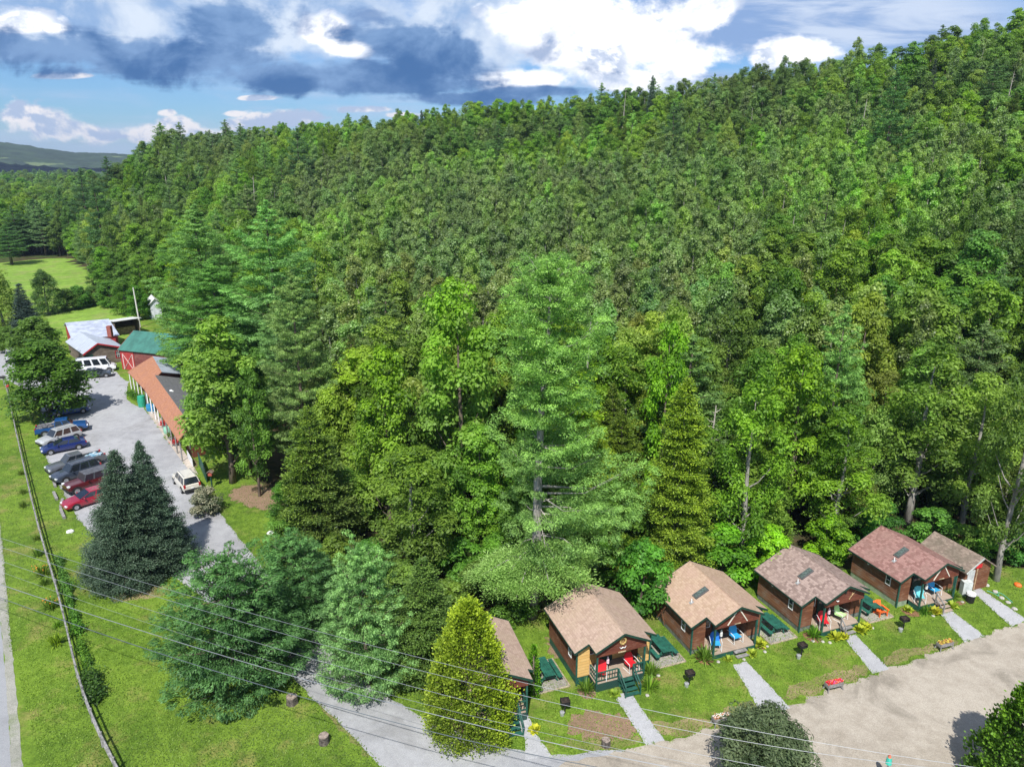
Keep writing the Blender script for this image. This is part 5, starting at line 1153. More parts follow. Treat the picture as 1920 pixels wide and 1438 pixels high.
def stump(px, py, r, h, label):
    x, y = G(px, py); e = empty('cut_log', (x, y, 0), 0, label, 'log', 'upright logs along the driveway'); m = MB(); rg = random.Random(px); n_ = 18; rr = [r * (1 + rg.uniform(-.07, .07)) for _ in range(n_)]
    for k, (z, f) in enumerate(((0, 1.08), (h * .3, 1.0), (h * .97, .98))): m.v += [(rr[i] * f * cos(2 * pi * i / n_), rr[i] * f * sin(2 * pi * i / n_), z) for i in range(n_)]
    for k in (0, 1):
        for i in range(n_): j = (i + 1) % n_; m.f.append((k * n_ + i, k * n_ + j, (k + 1) * n_ + j, (k + 1) * n_ + i))
    m.build('bark', M('stump_bark', (.12, .10, .085), .95, .3, 8, bump=.8), e)
    t = MB(); t.v += [(rr[i] * .95 * cos(2 * pi * i / n_), rr[i] * .95 * sin(2 * pi * i / n_), h) for i in range(n_)] + [(rr[i] * .98 * cos(2 * pi * i / n_), rr[i] * .98 * sin(2 * pi * i / n_), h * .9) for i in range(n_)]; t.f.append(tuple(range(n_)))
    for i in range(n_): j = (i + 1) % n_; t.f.append((n_ + i, n_ + j, j, i))
    t.build('cut_face', M('cut_wood', (.30, .24, .20), .9, .25, 10), e)
stump(548, 1318, .34, .55, 'upright log at the edge of the driveway beside the lawn pine'); stump(608, 1392, .30, .55, 'upright log on the open lawn beside the driveway'); stump(1136, 1397, .26, .45, 'small upright log on the worn grass near the yellow cabin path')

# ------------------------------------------------------------------ split rail fence
fp = [G(*p) for p in [(8, 716), (15, 738), (40, 855), (75, 1004), (115, 1134), (150, 1292), (187, 1388), (222, 1455), (275, 1560)]]
def walk(pts, st):
    out = [pts[0]]; acc = 0
    for a, b in zip(pts, pts[1:]):
        L = math.dist(a, b); d = st - acc
        while d <= L: f = d / L; out.append((a[0] + (b[0] - a[0]) * f, a[1] + (b[1] - a[1]) * f)); d += st
        acc = (L - (d - st))
    return out
FW = M('fence_wood', (.33, .32, .31), .9, .2, 4, col2=(.15, .145, .14), bump=.6, stretch=(1, 1, 1))
posts = walk(smooth_poly(fp, 2, closed=False), 2.55); fe_ = empty('rail_fence', (0, 0, 0), 0, 'weathered grey split-rail fence running along the road', 'fence'); fr = random.Random(9)
for i, p in enumerate(posts[:60]):
    MB().bar((p[0], p[1], -.1), (p[0] + fr.uniform(-.03, .03), p[1] + fr.uniform(-.03, .03), 1.08), .13, .11).build('post', FW, fe_)
    if i + 1 < len(posts):
        q = posts[i + 1]
        for z in (.42, .86): m = MB(); z1 = z + fr.uniform(-.05, .05); z2 = z + fr.uniform(-.05, .05); a = Vector((p[0], p[1], z1)); b = Vector((q[0], q[1], z2)); d = (b - a).normalized(); m.tube([a - d * .18, a.lerp(b, .5) + Vector((0, 0, fr.uniform(-.03, .02))), b + d * .18], [.05, .065, .05], 6); m.build('rail', FW, fe_)
# vines and lilies at the fence
def vinepatch(p0, p1, label, w=.5, h=.9, n_=1500, col=(1, 1, 1), seed=1, name='vine', cat='vine', mat=None):
    rg = np.random.default_rng(seed); a = np.array(p0); b = np.array(p1); k = rg.uniform(0, 1, n_); lump = .55 + .45 * np.sin(k * 23 + seed) * np.sin(k * 11)
    pos = np.zeros((n_, 3)); pos[:, :2] = a + (b - a) * k[:, None] + rg.normal(size=(n_, 2)) * w * .35 * lump[:, None]; pos[:, 2] = np.abs(rg.normal(size=n_)) * h * .38 * lump + .05
    nor = nrm(np.array([0, 0, .8]) + rg.normal(size=(n_, 3)) * .5); t, b_ = facing(rg, nor); V3, q = diamonds(pos, t, b_, .085 * rg.uniform(.6, 1.4, n_), .05 * rg.uniform(.6, 1.4, n_))
    o = bpy.data.objects.new(name, npmesh(name, V3, q, mat or L_LILY, np.clip(.5 + .3 * rg.normal(size=n_), 0, 1))); C.objects.link(o); tag(o, label, cat); o.color = (*col, 1); return o
vinepatch(G(110, 1050), G(148, 1190), 'long green vine trained along the inside of the rail fence', .7, 1.0, 6500, (1.0, 1.15, 1.0)); vinepatch(G(150, 1205), G(165, 1250), 'leafy vine end below the long vine on the fence', .6, .8, 1800, (1.0, 1.15, 1.0), seed=2)
vinepatch(G(168, 1268), G(180, 1318), 'dark rounded bush against the fence below the vine', 1.1, 1.5, 3600, (.4, .55, .55), seed=3, name='bush', cat='bush')
for i, (px, py, s, fl) in enumerate([(70, 1012, .7, None), (72, 1042, .9, None), (80, 1078, 1.15, 'orange'), (84, 1096, .8, None), (97, 1140, 1.1, 'orange'), (108, 1175, .6, None), (106, 1208, 1.1, None), (44, 950, .8, None), (40, 890, .7, None), (44, 925, .7, None), (30, 800, .7, None), (28, 762, .6, None)]):
    x, y = G(px, py); bedplant('daylily', x, y, s, 'daylily clump beside the road fence', group='daylily clumps along the road fence', col=(1.2, 1.1, .7), fl=fl)
# parking logs
for i, (px, py, px2, py2) in enumerate([(93, 880, 97, 892), (99, 898, 104, 914), (101, 925, 107, 938), (118, 938, 114, 954), (114, 957, 121, 973)]):
    a, b = G(px, py), G(px2, py2); o = MB().bar((a[0], a[1], .13), (b[0], b[1], .13), .24, .24).build('parking_log', GREYW); tag(o, 'squared timber lying at the edge of the parking lot', 'log', 'parking timbers at the lot edge')

# ------------------------------------------------------------------ overhead wires
WM = M('bright_wire', (.42, .43, .44), .35, .05, 3, metal=.6); WD = M('dark_cable', (.10, .12, .14), .6, .1, 3)
def wire(pts, z, r, mat, label):
    W3 = [Vector(G3(px, py, z)) for px, py in pts]; a, b, c = W3[0], W3[1], W3[2]; P_ = []
    for i in range(-8, 33):
        t = i / 24.0; P_.append(a * (1 - t) ** 2 + b * 2 * t * (1 - t) + c * t * t if 0 <= t <= 1 else (a + (b - a) * 2 * t if t < 0 else c + (c - b) * 2 * (t - 1)))
    for i, p in enumerate(P_): t = (i - 8) / 24.0; p.z = z + 1.0 * ((t - .5) ** 2) * 1.2
    o = MB().tube(P_, r, 5).build('power_line', mat); tag(o, label, 'cable')
def qb(p0, pm, p1): return [p0, (2 * pm[0] - (p0[0] + p1[0]) / 2, 2 * pm[1] - (p0[1] + p1[1]) / 2), p1]
wire(qb((0, 1015), (890, 1259), (1747, 1437)), 8.6, .010, WM, 'topmost pale wire crossing in front of the cabins')
wire(qb((0, 1032), (890, 1284), (1640, 1437)), 8.4, .010, WM, 'second pale wire from the top')
wire(qb((0, 1058), (720, 1273), (1380, 1438)), 8.2, .0095, WM, 'third pale wire from the top')
wire(qb((0, 1078), (640, 1278), (1280, 1438)), 7.4, .007, WM, 'faint thin wire above the thick bright cable')
wire(qb((0, 1102), (640, 1293), (1208, 1438)), 5.6, .019, WM, 'thickest bright cable crossing the lawn and driveway')
wire(qb((0, 1127), (560, 1305), (1071, 1438)), 5.2, .019, WD, 'dark lowest cable crossing the lawn and driveway')
# teal bird house at the bottom edge
x, y = G(1660, 1462); e = empty('bird_house', (x, y, 0), 0, 'teal bird house with a red top on a pole at the courtyard edge', 'bird house')
e.location.z = -.35; MB().cyl((0, 0, 0), .03, 1.5, 6).build('pole', GREYW, e); MB().cyl((0, 0, 1.5), .17, .42, 10, .13).build('house_body', M('teal_paint', (.05, .48, .38), .5, .1, 3), e); MB().cyl((0, 0, 1.92), .11, .2, 8, .04).build('roof', M('salmon_paint', (.55, .16, .10), .6, .1, 3), e)
bedplant('hosta', x - .6, y - .1, 1.3, 'yellow-green plant left of the teal bird house'); bedplant('hosta', x + .6, y - .1, 1.3, 'yellow-green plant right of the teal bird house')

# ================================================================== vehicles
TYRE = M('tyre_rubber', (.02, .02, .02), .8, .2, 6); RIM = M('alloy_rim', (.50, .51, .53), .3, .1, 4, metal=.8); LAMP = M('headlamp', (.75, .76, .78), .15, .05, 3, spec=.8); TAIL = M('taillamp', (.35, .01, .01), .25, .1, 3, spec=.7); TRIM = M('black_trim', (.025, .025, .027), .5, .1, 3)
CGL = M('car_glass', (.015, .020, .025), .05, .1, 2, spec=1.0)
def carpaint(name, c, rough=.28): return M('car_paint_' + name, c, rough, .05, 1.2, coat=.8, spec=.5)
def loft(m, rings):
    k0 = len(m.v); n_ = len(rings[0])
    for r in rings: m.v += r
    for i in range(len(rings) - 1):
        for j in range(n_): a = k0 + i * n_ + j; b = k0 + i * n_ + (j + 1) % n_; m.f.append((a, b, b + n_, a + n_))
    m.f.append(tuple(k0 + j for j in reversed(range(n_)))); e = k0 + (len(rings) - 1) * n_; m.f.append(tuple(e + j for j in range(n_)))
def body_ring(x, hw, z0, z1, crown=.04):
    h = z1 - z0
    return [(x, -hw * .90, z0), (x, -hw, z0 + h * .25), (x, -hw * 1.0, z0 + h * .62), (x, -hw * .93, z1 - .03), (x, -hw * .80, z1 + crown * .5), (x, 0, z1 + crown), (x, hw * .80, z1 + crown * .5), (x, hw * .93, z1 - .03), (x, hw, z0 + h * .62), (x, hw, z0 + h * .25), (x, hw * .90, z0)]
SPEC = {  # length, half width, stations (fraction from rear 0 .. front 1, z low, z top), glasshouse (rear base, rear top, front top, front base, roof height), wheel radius, wheel fractions
 'sedan': (4.65, .91, [(0, .42, .82), (.03, .30, .95), (.12, .26, 1.02), (.40, .24, .98), (.68, .24, .95), (.84, .26, .86), (.95, .28, .74), (1, .36, .58)], (.10, .24, .50, .72, 1.45), .33, (.19, .81)),
 'suv': (4.65, .93, [(0, .45, .98), (.03, .34, 1.06), (.3, .30, 1.06), (.66, .30, 1.05), (.82, .30, 1.0), (.95, .32, .90), (1, .42, .70)], (.02, .09, .60, .72, 1.76), .37, (.18, .81)),
 'jeep': (4.5, .92, [(0, .50, 1.10), (.03, .45, 1.14), (.3, .42, 1.14), (.64, .42, 1.14), (.72, .42, 1.12), (.95, .45, 1.08), (1, .50, 1.0)], (.01, .03, .60, .66, 1.86), .42, (.17, .84)),
 'van': (5.7, 1.0, [(0, .40, 1.20), (.02, .32, 1.30), (.4, .30, 1.30), (.80, .30, 1.25), (.90, .30, 1.12), (.97, .32, .96), (1, .42, .72)], (.0, .015, .78, .88, 2.35), .36, (.20, .83)),
 'pickup': (5.7, .97, [(0, .50, 1.10), (.02, .46, 1.14), (.3, .42, 1.14), (.70, .42, 1.13), (.80, .42, 1.10), (.96, .44, 1.02), (1, .52, .80)], (.37, .395, .62, .72, 1.86), .41, (.18, .83))}
def car(kind, front, rear, paint, label, roofpaint=None, group='cars in the parking lot', name=None, cat='car', rack=False, bed=None, cz=0.0, glass=CGL):
    L, hw, st, gh, wr, wf = SPEC[kind]; a, b = Vector(G(*front, .3)), Vector(G(*rear, .3)); c = (a + b) / 2; d = a - b; rz = atan2(d.y, d.x)
    e = empty(name or {'sedan': 'parked_car', 'suv': 'parked_car', 'jeep': 'parked_car', 'van': 'passenger_van', 'pickup': 'pickup_truck'}[kind], (c.x, c.y, cz), rz, label, cat, group)
    X_ = lambda f: (f - .5) * L
    m = MB(); rings = []
    for f, z0, z1 in st:
        taper = 1 - .10 * max(0, (f - .85) / .15) ** 2 - .06 * max(0, (.08 - f) / .08)
        if kind == 'pickup' and f < .36: rings.append([(X_(f), y * taper, z) for y, z in ((-hw * .9, z0), (-hw, z0 + .15), (-hw, z0 + .4), (-hw * .98, z1), (-hw * .86, z1), (-hw * .84, z0 + .18), (hw * .84, z0 + .18), (hw * .86, z1), (hw * .98, z1), (hw, z0 + .4), (hw, z0 + .15), (hw * .9, z0))])
        else:
            rings.append([(p[0], p[1] * taper, p[2]) for p in body_ring(X_(f), hw, z0, z1)])
    if kind == 'pickup':
        loft(m, rings[:3] + [[(X_(.365), p[1], p[2]) for p in rings[2]]]); loft(m, [[(X_(.367), p[1], p[2]) for p in rings[3]]] + rings[3:])
        m.box((X_(.012), 0, .88), (.06, hw * 1.7, .50))
    else: loft(m, rings)
    m.build('body', paint, e, smooth=False)
    rb, rt, ft, fb, hz2 = gh; zb = st[3][2] - .01; wb, wt = hw * .90, hw * (.72 if kind not in ('van', 'jeep') else .84)
    P8 = {'rb': (X_(rb), wb, zb), 'fb': (X_(fb), wb, zb), 'rt': (X_(rt), wt, hz2 - .05), 'ft': (X_(ft), wt, hz2 - .05)}
    gl = lambda *q: MB().quadf(*q)
    S = lambda k, s, dx=0, dz=0: (P8[k][0] + dx, P8[k][1] * s, P8[k][2] + dz)
    solid = MB(); solid.v += [S('rb', -1), S('fb', -1), S('fb', 1), S('rb', 1), S('rt', -1), S('ft', -1), S('ft', 1), S('rt', 1)]
    solid.v = [(x * 1.0, y * .985, z) for x, y, z in solid.v]; solid.f += [(0, 1, 5, 4), (2, 3, 7, 6), (1, 2, 6, 5), (3, 0, 4, 7), (4, 5, 6, 7)]
    solid.build('pillars', paint if kind != 'jeep' else (roofpaint or paint), e)
    def inset(q, t, off):
        q = [Vector(p) for p in q]; c_ = sum(q, Vector()) / 4; nn = (q[1] - q[0]).cross(q[3] - q[0]).normalized(); return [p.lerp(c_, t) + nn * off for p in q]
    def lerp4(q, u0, u1): A, B, C2, D2 = [Vector(p) for p in q]; return [A.lerp(B, u0), A.lerp(B, u1), D2.lerp(C2, u1), D2.lerp(C2, u0)]
    for s in (1, -1):
        q = [S('fb', s), S('rb', s), S('rt', s), S('ft', s)] if s > 0 else [S('rb', s), S('fb', s), S('ft', s), S('rt', s)]
        nwin = {'sedan': 2, 'suv': 3, 'jeep': 3, 'van': 4, 'pickup': 2}[kind]
        for i in range(nwin): m = MB(); m.quadf(*inset(lerp4(q, i / nwin + .02, (i + 1) / nwin - .02), .07, .012)); m.build('side_window', glass, e)
    MB().quadf(*inset([S('fb', -1), S('fb', 1), S('ft', 1), S('ft', -1)], .06, .012)).build('windscreen', glass, e)
    MB().quadf(*inset([S('rb', 1), S('rb', -1), S('rt', -1), S('rt', 1)], .10, .012)).build('rear_window', glass, e)
    m = MB(); r1 = [(X_(rt) - .03, -wt, hz2 - .05), (X_(rt) + .05, -wt * .8, hz2), (X_(rt) + .05, wt * .8, hz2), (X_(rt) - .03, wt, hz2 - .05)]; r2 = [(X_(ft) + .03, -wt, hz2 - .05), (X_(ft) - .12, -wt * .8, hz2), (X_(ft) - .12, wt * .8, hz2), (X_(ft) + .03, wt, hz2 - .05)]
    k = 0; m.v += r1 + r2; m.f += [(0, 4, 5, 1), (1, 5, 6, 2), (2, 6, 7, 3), (3, 7, 4, 0), (0, 1, 2, 3), (7, 6, 5, 4)]; m.build('roof', roofpaint or paint, e)
    if rack: [MB().bar((X_(rt) + .15, s * wt * .82, hz2 + .06), (X_(ft) - .15, s * wt * .82, hz2 + .06), .04).build('roof_rail', RIM, e) for s in (-1, 1)]
    for f in wf:
        for s in (-1, 1):
            w = MB(); w.tube([(X_(f), s * (hw - .23), wr), (X_(f), s * (hw + .015), wr)], wr, 18).build('wheel', TYRE, e); w2 = bpy.data.objects
            wo = [ch for ch in e.children if ch.name.startswith('wheel')][-1] if False else C.objects[-1]
            MB().tube([(X_(f), s * (hw + .002), wr), (X_(f), s * (hw + .03), wr)], wr * .62, 10).build('rim', RIM, wo)
            ar = MB(); n_ = 14; c0 = (X_(f), wr); y = s * (hw * 1.004)
            pts = [(X_(f) + (wr + .08) * cos(t), y + s * .004, wr + (wr + .07) * sin(t)) for t in np.linspace(0, pi, n_)]
            ar.quadf(*(pts if s < 0 else pts[::-1])); ar.build('wheel_arch', TRIM, e)
    zf = st[-1][2]; zr_ = st[0][2]
    for s in (-1, 1):
        MB().box((X_(1) - .10, s * hw * .70, zf + .02), (.26, .34, .14)).build('headlight', LAMP, e)
        MB().box((X_(0) + .06, s * hw * .80, zr_ - .04), (.16, .20, .20 if kind in ('sedan',) else .34)).build('taillight', TAIL, e)
        MB().box((X_(fb) - .35, s * (hw + .09), zb + .06), (.12, .2, .14)).build('wing_mirror', paint, e)
    MB().box((X_(1) - .02, 0, .48), (.14, hw * 1.7, .20)).build('bumper', paint if kind == 'sedan' else TRIM, e); MB().box((X_(0) + .02, 0, .50), (.14, hw * 1.7, .20)).build('bumper', paint if kind == 'sedan' else TRIM, e)
    MB().box((X_(0) - .055, 0, .72), (.012, .34, .14)).build('number_plate', WHITE, e)
    if bed:
        m = MB(); r = random.Random(2)
        for i in range(9): m.box((X_(.05 + .28 * r.random()), r.uniform(-.6, .6), .85 + r.uniform(0, .3)), (r.uniform(.3, .8), r.uniform(.2, .5), r.uniform(.15, .35)), rz=r.uniform(0, 3))
        o = m.build('bed_load', bed, e)
    return e
car('pickup', (160, 801), (74, 813), carpaint('blue', (.010, .065, .21)), 'blue crew-cab pickup truck backed in at the end of the parked row', cat='pickup truck', bed=M('grey_junk', (.16, .16, .17), .8, .3, 8))
car('suv', (79, 834), (143, 815), carpaint('silver', (.40, .41, .42)), 'silver wagon with a roof rack between the blue truck and blue sedan', rack=True)
car('sedan', (81, 847), (158, 832), carpaint('navy', (.008, .018, .11)), 'dark blue sedan in the parked row')
car('pickup', (90, 888), (194, 860), carpaint('pewter', (.085, .09, .10)), 'grey crew-cab pickup truck with a loaded blue bed', cat='pickup truck', bed=M('bed_cargo', (.10, .33, .50), .7, .4, 3, col2=(.55, .55, .50)))
car('suv', (101, 903), (184, 877), carpaint('slate', (.035, .045, .065)), 'dark slate SUV between the grey truck and the maroon off-roader', rack=True)
car('jeep', (127, 922), (206, 897), carpaint('maroon', (.085, .008, .012)), 'maroon off-roader with a grey soft top', roofpaint=M('soft_top', (.09, .095, .11), .8, .15, 4), glass=M('soft_window', (.03, .02, .03), .3, .1, 3))
car('sedan', (127, 950), (206, 926), carpaint('red', (.28, .008, .025)), 'bright red car at the near end of the row behind the spruces')
car('suv', (337, 892), (363, 922), carpaint('ivory', (.62, .58, .50)), 'ivory SUV driving away up the driveway', rack=True, group='cars around the barns')
car('van', (216, 690), (146, 697), carpaint('white', (.75, .76, .78)), 'white passenger van parked beside the barn', group='cars around the barns', cat='van')
car('sedan', (208, 701), (154, 706), carpaint('charcoal', (.035, .045, .055)), 'dark grey sedan parked beside the white van', group='cars around the barns')
car('suv', (23, 684), (22, 660), carpaint('silver', (.40, .41, .42)), 'silver car facing the camera on the lane by the road', group='cars around the barns')
car('sedan', (155, 768), (108, 776), carpaint('cobalt', (.010, .05, .20)), 'blue car mostly hidden under the dark maple')

# ================================================================== barns and shop
METAL = M('silver_metal_roof', (.52, .56, .62), .45, .10, .8, metal=.25, stretch=(1, 6, 1)); METB = M('blue_grey_metal_roof', (.46, .50, .60), .5, .12, .9, metal=.2); METG = M('green_metal_roof', (.05, .17, .135), .5, .12, .8)
REDW = boards('red_barn_boards', (.36, .045, .045), (.42, .06, .055), (.30, .10, .09), pitch=.25, vertical=True, worn=.4); OLDW = boards('grey_barn_boards', (.13, .10, .08), (.20, .16, .13), (.28, .22, .18), pitch=.22, worn=.7)
MARW = boards('maroon_barn_boards', (.16, .045, .045), (.22, .07, .06), (.26, .14, .12), pitch=.22, worn=.6)
def shed(name, label, cat, corners, ze, zr_, roofm, wallm, ridge='long', ov=.35, t=.10, group=None, rz=None, trim=None, rf=.5):
    """corners: four ground points (front-left, front-right, back-right, back-left); gable roof with its ridge from front to back ('long') or across"""
    A, B, Cc, D = [Vector(p) for p in corners]; c = (A + B + Cc + D) / 4; ux = ((B - A) + (Cc - D)); W_ = ux.length / 2; uy = ((D - A) + (Cc - B)); L_ = uy.length / 2; rz = atan2(ux.y, ux.x)
    e = empty(name, (c.x, c.y, 0), rz, label, cat, group); w, l = W_ / 2, L_ / 2
    if ridge == 'across': e.rotation_euler.z = rz + pi / 2; w, l = l, w
    xp = -w + 2 * w * rf
    m = MB(); pts = [(-w, 0), (w, 0), (w, ze), (xp, zr_), (-w, ze)]; m.v += [(x, -l, z) for x, z in pts] + [(x, l, z) for x, z in pts]; m.f += [(0, 1, 2, 3, 4), (9, 8, 7, 6, 5)]
    for i in range(5): j = (i + 1) % 5; m.f.append((j, i, 5 + i, 5 + j))
    m.build('wall', wallm, e); s1 = (zr_ - ze) / (xp + w); s2 = (zr_ - ze) / (w - xp); zo = zr_ + .14
    m = MB(); m.slab([(-w - ov, -l - ov, zo - s1 * (xp + w + ov)), (xp, -l - ov, zo), (xp, l + ov, zo), (-w - ov, l + ov, zo - s1 * (xp + w + ov))], t); m.slab([(xp, -l - ov, zo), (w + ov, -l - ov, zo - s2 * (w + ov - xp)), (w + ov, l + ov, zo - s2 * (w + ov - xp)), (xp, l + ov, zo)], t); m.build('roof', roofm, e)
    if trim:
        m = MB()
        for s, q_ in ((-1, s1 * (xp + w + ov)), (1, s2 * (w + ov - xp))): m.bar((s * (w + ov), -l - ov - .02, zo - q_ - .10), (xp, -l - ov - .02, zo - .10), .03, .22); m.box((s * w, -l - .02, ze / 2), (.18, .06, ze))
        m.build('trim', trim, e)
    return e, w, l
REDT = M('red_trim', (.50, .03, .04), .6, .15, 3)
def win(e, x, y, z, w, h, fm, ax='y', s=-1):
    f = MB(); q = .10
    for cx, cz, ww, hh in ((0, h / 2, w + q, q), (0, -h / 2, w + q, q), (-w / 2, 0, q, h), (w / 2, 0, q, h)): f.box((x + cx, y + s * .02, z + cz) if ax == 'y' else (x + s * .02, y + cx, z + cz), (ww, .05, hh) if ax == 'y' else (.05, ww, hh))
    o = f.build('window', fm, e); g = MB()
    g.box((x, y + s * .012, z) if ax == 'y' else (x + s * .012, y, z), (w, .03, h) if ax == 'y' else (.03, w, h)); g.build('pane', GLASS, o); b = MB()
    for i in (-1, 0, 1): b.box((x + i * w / 4, y + s * .035, z) if ax == 'y' else (x + s * .035, y + i * w / 4, z), (.05, .02, h) if ax == 'y' else (.02, .05, h))
    b.box((x, y + s * .038, z) if ax == 'y' else (x + s * .038, y, z), (w, .018, .05) if ax == 'y' else (.018, w, .05)); b.build('window_bars', WHITE, o)
# front grey barn with metal roof; gable towards the lot
g0, g1 = Vector(G(148, 663, 2.5)), Vector(G(220, 652, 2.5)); gb = Vector(G(136, 638, 2.5)) - g0
e, w, l = shed('barn', 'weathered barn with a pale metal roof beside the white van', 'barn', [g0, g1, g1 + gb, g0 + gb], 2.4, 3.7, METAL, OLDW, trim=REDT, group='barn cluster', rf=.36, ov=.3); win(e, 2.2, -l, 1.4, 1.0, 1.2, REDT); MB().box((-2.4, -l - .03, 1.0), (1.4, .06, 2.0)).build('door', DKGREEN, e)
# open wood shed
a = Vector(G(217, 631)); b = Vector(G(262, 624)); dd = (b - a).normalized(); bb = Vector((-dd.y, dd.x))
e = empty('wood_shed', (a.x, a.y, 0), atan2(dd.y, dd.x), 'open-fronted wood shed with a white metal roof', 'shed', 'barn cluster'); Ls = (b - a).length
MB().slab([(-.3, -1.2, 3.2), (Ls + .3, -1.2, 3.2), (Ls + .3, 4, 2.6), (-.3, 4, 2.6)], .1).build('roof', M('white_metal_roof', (.66, .66, .65), .5, .08, 1), e)
m = MB(); m.box((Ls / 2, 3.7, 1.25), (Ls, .1, 2.5)); m.box((0, 1.6, 1.3), (.1, 4.1, 2.6)); m.box((Ls, 1.6, 1.3), (.1, 4.1, 2.6)); m.build('wall', OLDW, e)
m = MB(); r = random.Random(3)
for i in range(110): m.tube([(r.uniform(.4, Ls - .4), 1.2 + (i % 3) * .7, .15 + (i // 22) * .26), (0, 0, 0)][:1] * 1 + [(0, 0, 0)], .1, 5) if False else m.box((.5 + (i % 22) * (Ls - 1) / 21, 1.6, .15 + (i // 22) * .27), (.24, 1.6, .24), rz=r.uniform(-.05, .05))
o = m.build('firewood', M('split_wood', (.42, .30, .19), .9, .3, 7), None); o.location = e.location; o.rotation_euler = e.rotation_euler; tag(o, 'stacked firewood inside the open shed', 'firewood', kind='stuff')
# red barn with the green roof
p1 = Vector(G(225, 653.5, 3.5)); p2 = Vector(G(330, 664, 3.5)); ax_ = (p2 - p1); L_ = min(ax_.length, 14.0); ax_.normalize(); pp = Vector((-ax_.y, ax_.x)); Wg = 7.0
e, w, l = shed('barn', 'red barn with a green metal roof at the end of the shop', 'barn', [p1 + pp * Wg, p1, p1 + ax_ * L_, p1 + pp * Wg + ax_ * L_], 3.4, 5.6, METG, MARW, trim=REDT, group='barn cluster', ov=.3)
MB().box((w + .04, -l + 1.3, 1.66), (.05, 2.7, 3.3)).build('red_facade', REDW, e)
for a_, b_ in (((-.9, .15), (.9, 2.6)), ((.9, .15), (-.9, 2.6)), ((-1.0, .1), (-1.0, 2.7)), ((1.0, .1), (1.0, 2.7))): MB().bar((w + .09, -l + 1.4 + a_[0], a_[1]), (w + .09, -l + 1.4 + b_[0], b_[1]), .13, .05).build('door_brace', M('pink_white_paint', (.7, .55, .52), .6, .1, 3), e)
# shop with the long orange roof: single slope towards the lot, ridge behind
def slope_building(name, label, eave, ridge, ze, zr_, roofm, wallm, back=3.5, group='barn cluster', roof2=None, porch=1.5, cat='building'):
    A, B = [Vector(G(*p, ze)) for p in eave]; D, Cc = [Vector(G(*p, zr_)) for p in ridge]; e = empty(name, ((A.x + B.x) / 2, (A.y + B.y) / 2, 0), 0, label, cat, group); o = Vector((e.location.x, e.location.y))
    A -= o; B -= o; Cc -= o; D -= o; nn = (Cc - B).normalized(); E, F_ = Cc + nn * back, D + nn * back; P = lambda v, z: (v.x, v.y, z)
    MB().slab([P(A, ze), P(B, ze), P(Cc, zr_), P(D, zr_)], .12).build('roof', roofm, e); MB().slab([P(D, zr_), P(Cc, zr_), P(E, zr_ - back * .35), P(F_, zr_ - back * .35)], .12).build('back_roof', roof2 or roofm, e)
    A2, B2 = A + nn * porch, B + nn * porch; tt = (B2 - A2).normalized() * .25; A2 += tt; B2 -= tt; C2, D2, E2, F2 = Cc - tt, D + tt, E - nn * .3 - tt, F_ - nn * .3 + tt; f = porch / (Cc - B).length
    m = MB(); zz = ze + (zr_ - ze) * f - .13; ze2 = zr_ - back * .35 - .05
    m.quadf(P(A2, 0), P(B2, 0), P(B2, zz), P(A2, zz)); m.quadf(P(B2, 0), P(E2, 0), P(E2, ze2), P(C2, zr_ - .13), P(B2, zz)); m.quadf(P(E2, 0), P(F2, 0), P(F2, ze2), P(E2, ze2)); m.quadf(P(F2, 0), P(A2, 0), P(A2, zz), P(D2, zr_ - .13), P(F2, ze2)); m.build('wall', wallm, e)
    n_ = max(2, int((B - A).length / 2.6))
    for i in range(n_ + 1) if porch > 1 else (): q = (A + nn * .2).lerp(B + nn * .2, (i + .1) / (n_ + .2)); MB().box((q.x, q.y, (ze - .1) / 2), (.12, .12, ze - .1)).build('post', WHITE if i < 4 else GREYW, e)
    for i in range(n_):
        q = A2.lerp(B2, (i + .5) / n_); rz = atan2((B2 - A2).y, (B2 - A2).x); mm = MB().box((q.x - nn.x * .03, q.y - nn.y * .03, 1.3), (.9, .06, 1.1), rz=rz).build('window', WHITE, e); MB().box((q.x - nn.x * .07, q.y - nn.y * .07, 1.3), (.72, .03, .92), rz=rz).build('pane', GLASS, mm)
    return e, A + o, B + o, nn
sC = slope_building('barn', 'long pale metal-roofed barn behind the weathered one', [(134, 636), (224, 628)], [(122, 605), (204, 598)], 3.0, 4.6, METB, REDW, back=3.0, porch=.3, cat='barn')
x, y = G(206, 622, 4.0); ch = empty('chimney_stack', (x, y, 3.4), 0, 'short red brick chimney on the pale barn roof', 'chimney'); MB().box((0, 0, .7), (.7, .7, 1.9)).build('brickwork', M('red_brick', (.30, .09, .07), .9, .25, 8), ch)
sA = slope_building('shop', 'upper end of the long orange-roofed shop next to the red barn', [(239, 697), (270, 729)], [(286, 668), (303, 697)], 2.7, 4.3, SH['orange'], MARW, roof2=METB)
sB = slope_building('shop', 'long lower part of the orange-roofed shop along the lot', [(270.5, 730), (334, 826)], [(290, 703), (357, 797)], 2.7, 4.1, SH['orange'], MAROON, back=6.5, roof2=SH['charcoal'])
q = G(322, 742, 3.2); e = empty('roof_vent', (q[0], q[1], 2.4), 0, 'white vent pipe on the charcoal roof behind the shop', 'vent'); MB().cyl((0, 0, 0), .22, 1.5, 10).build('pipe', WHITE, e); MB().tube([(0, 0, 1.4), (0, 0, 1.62)], [.34, .12], 10).build('cowl', WHITE, e)
sheet('shop_walk', PX([(272, 766), (284, 760), (356, 862), (372, 890), (356, 884), (330, 850)]), .03, M('walk_slab', (.46, .40, .34), .9, .12, 3), amp=0, smooth=0)
sheet('grass_island', PX([(236, 742), (250, 724), (275, 735), (284, 762), (262, 764), (240, 752)]), .016, GR, amp=.1, step=.4)
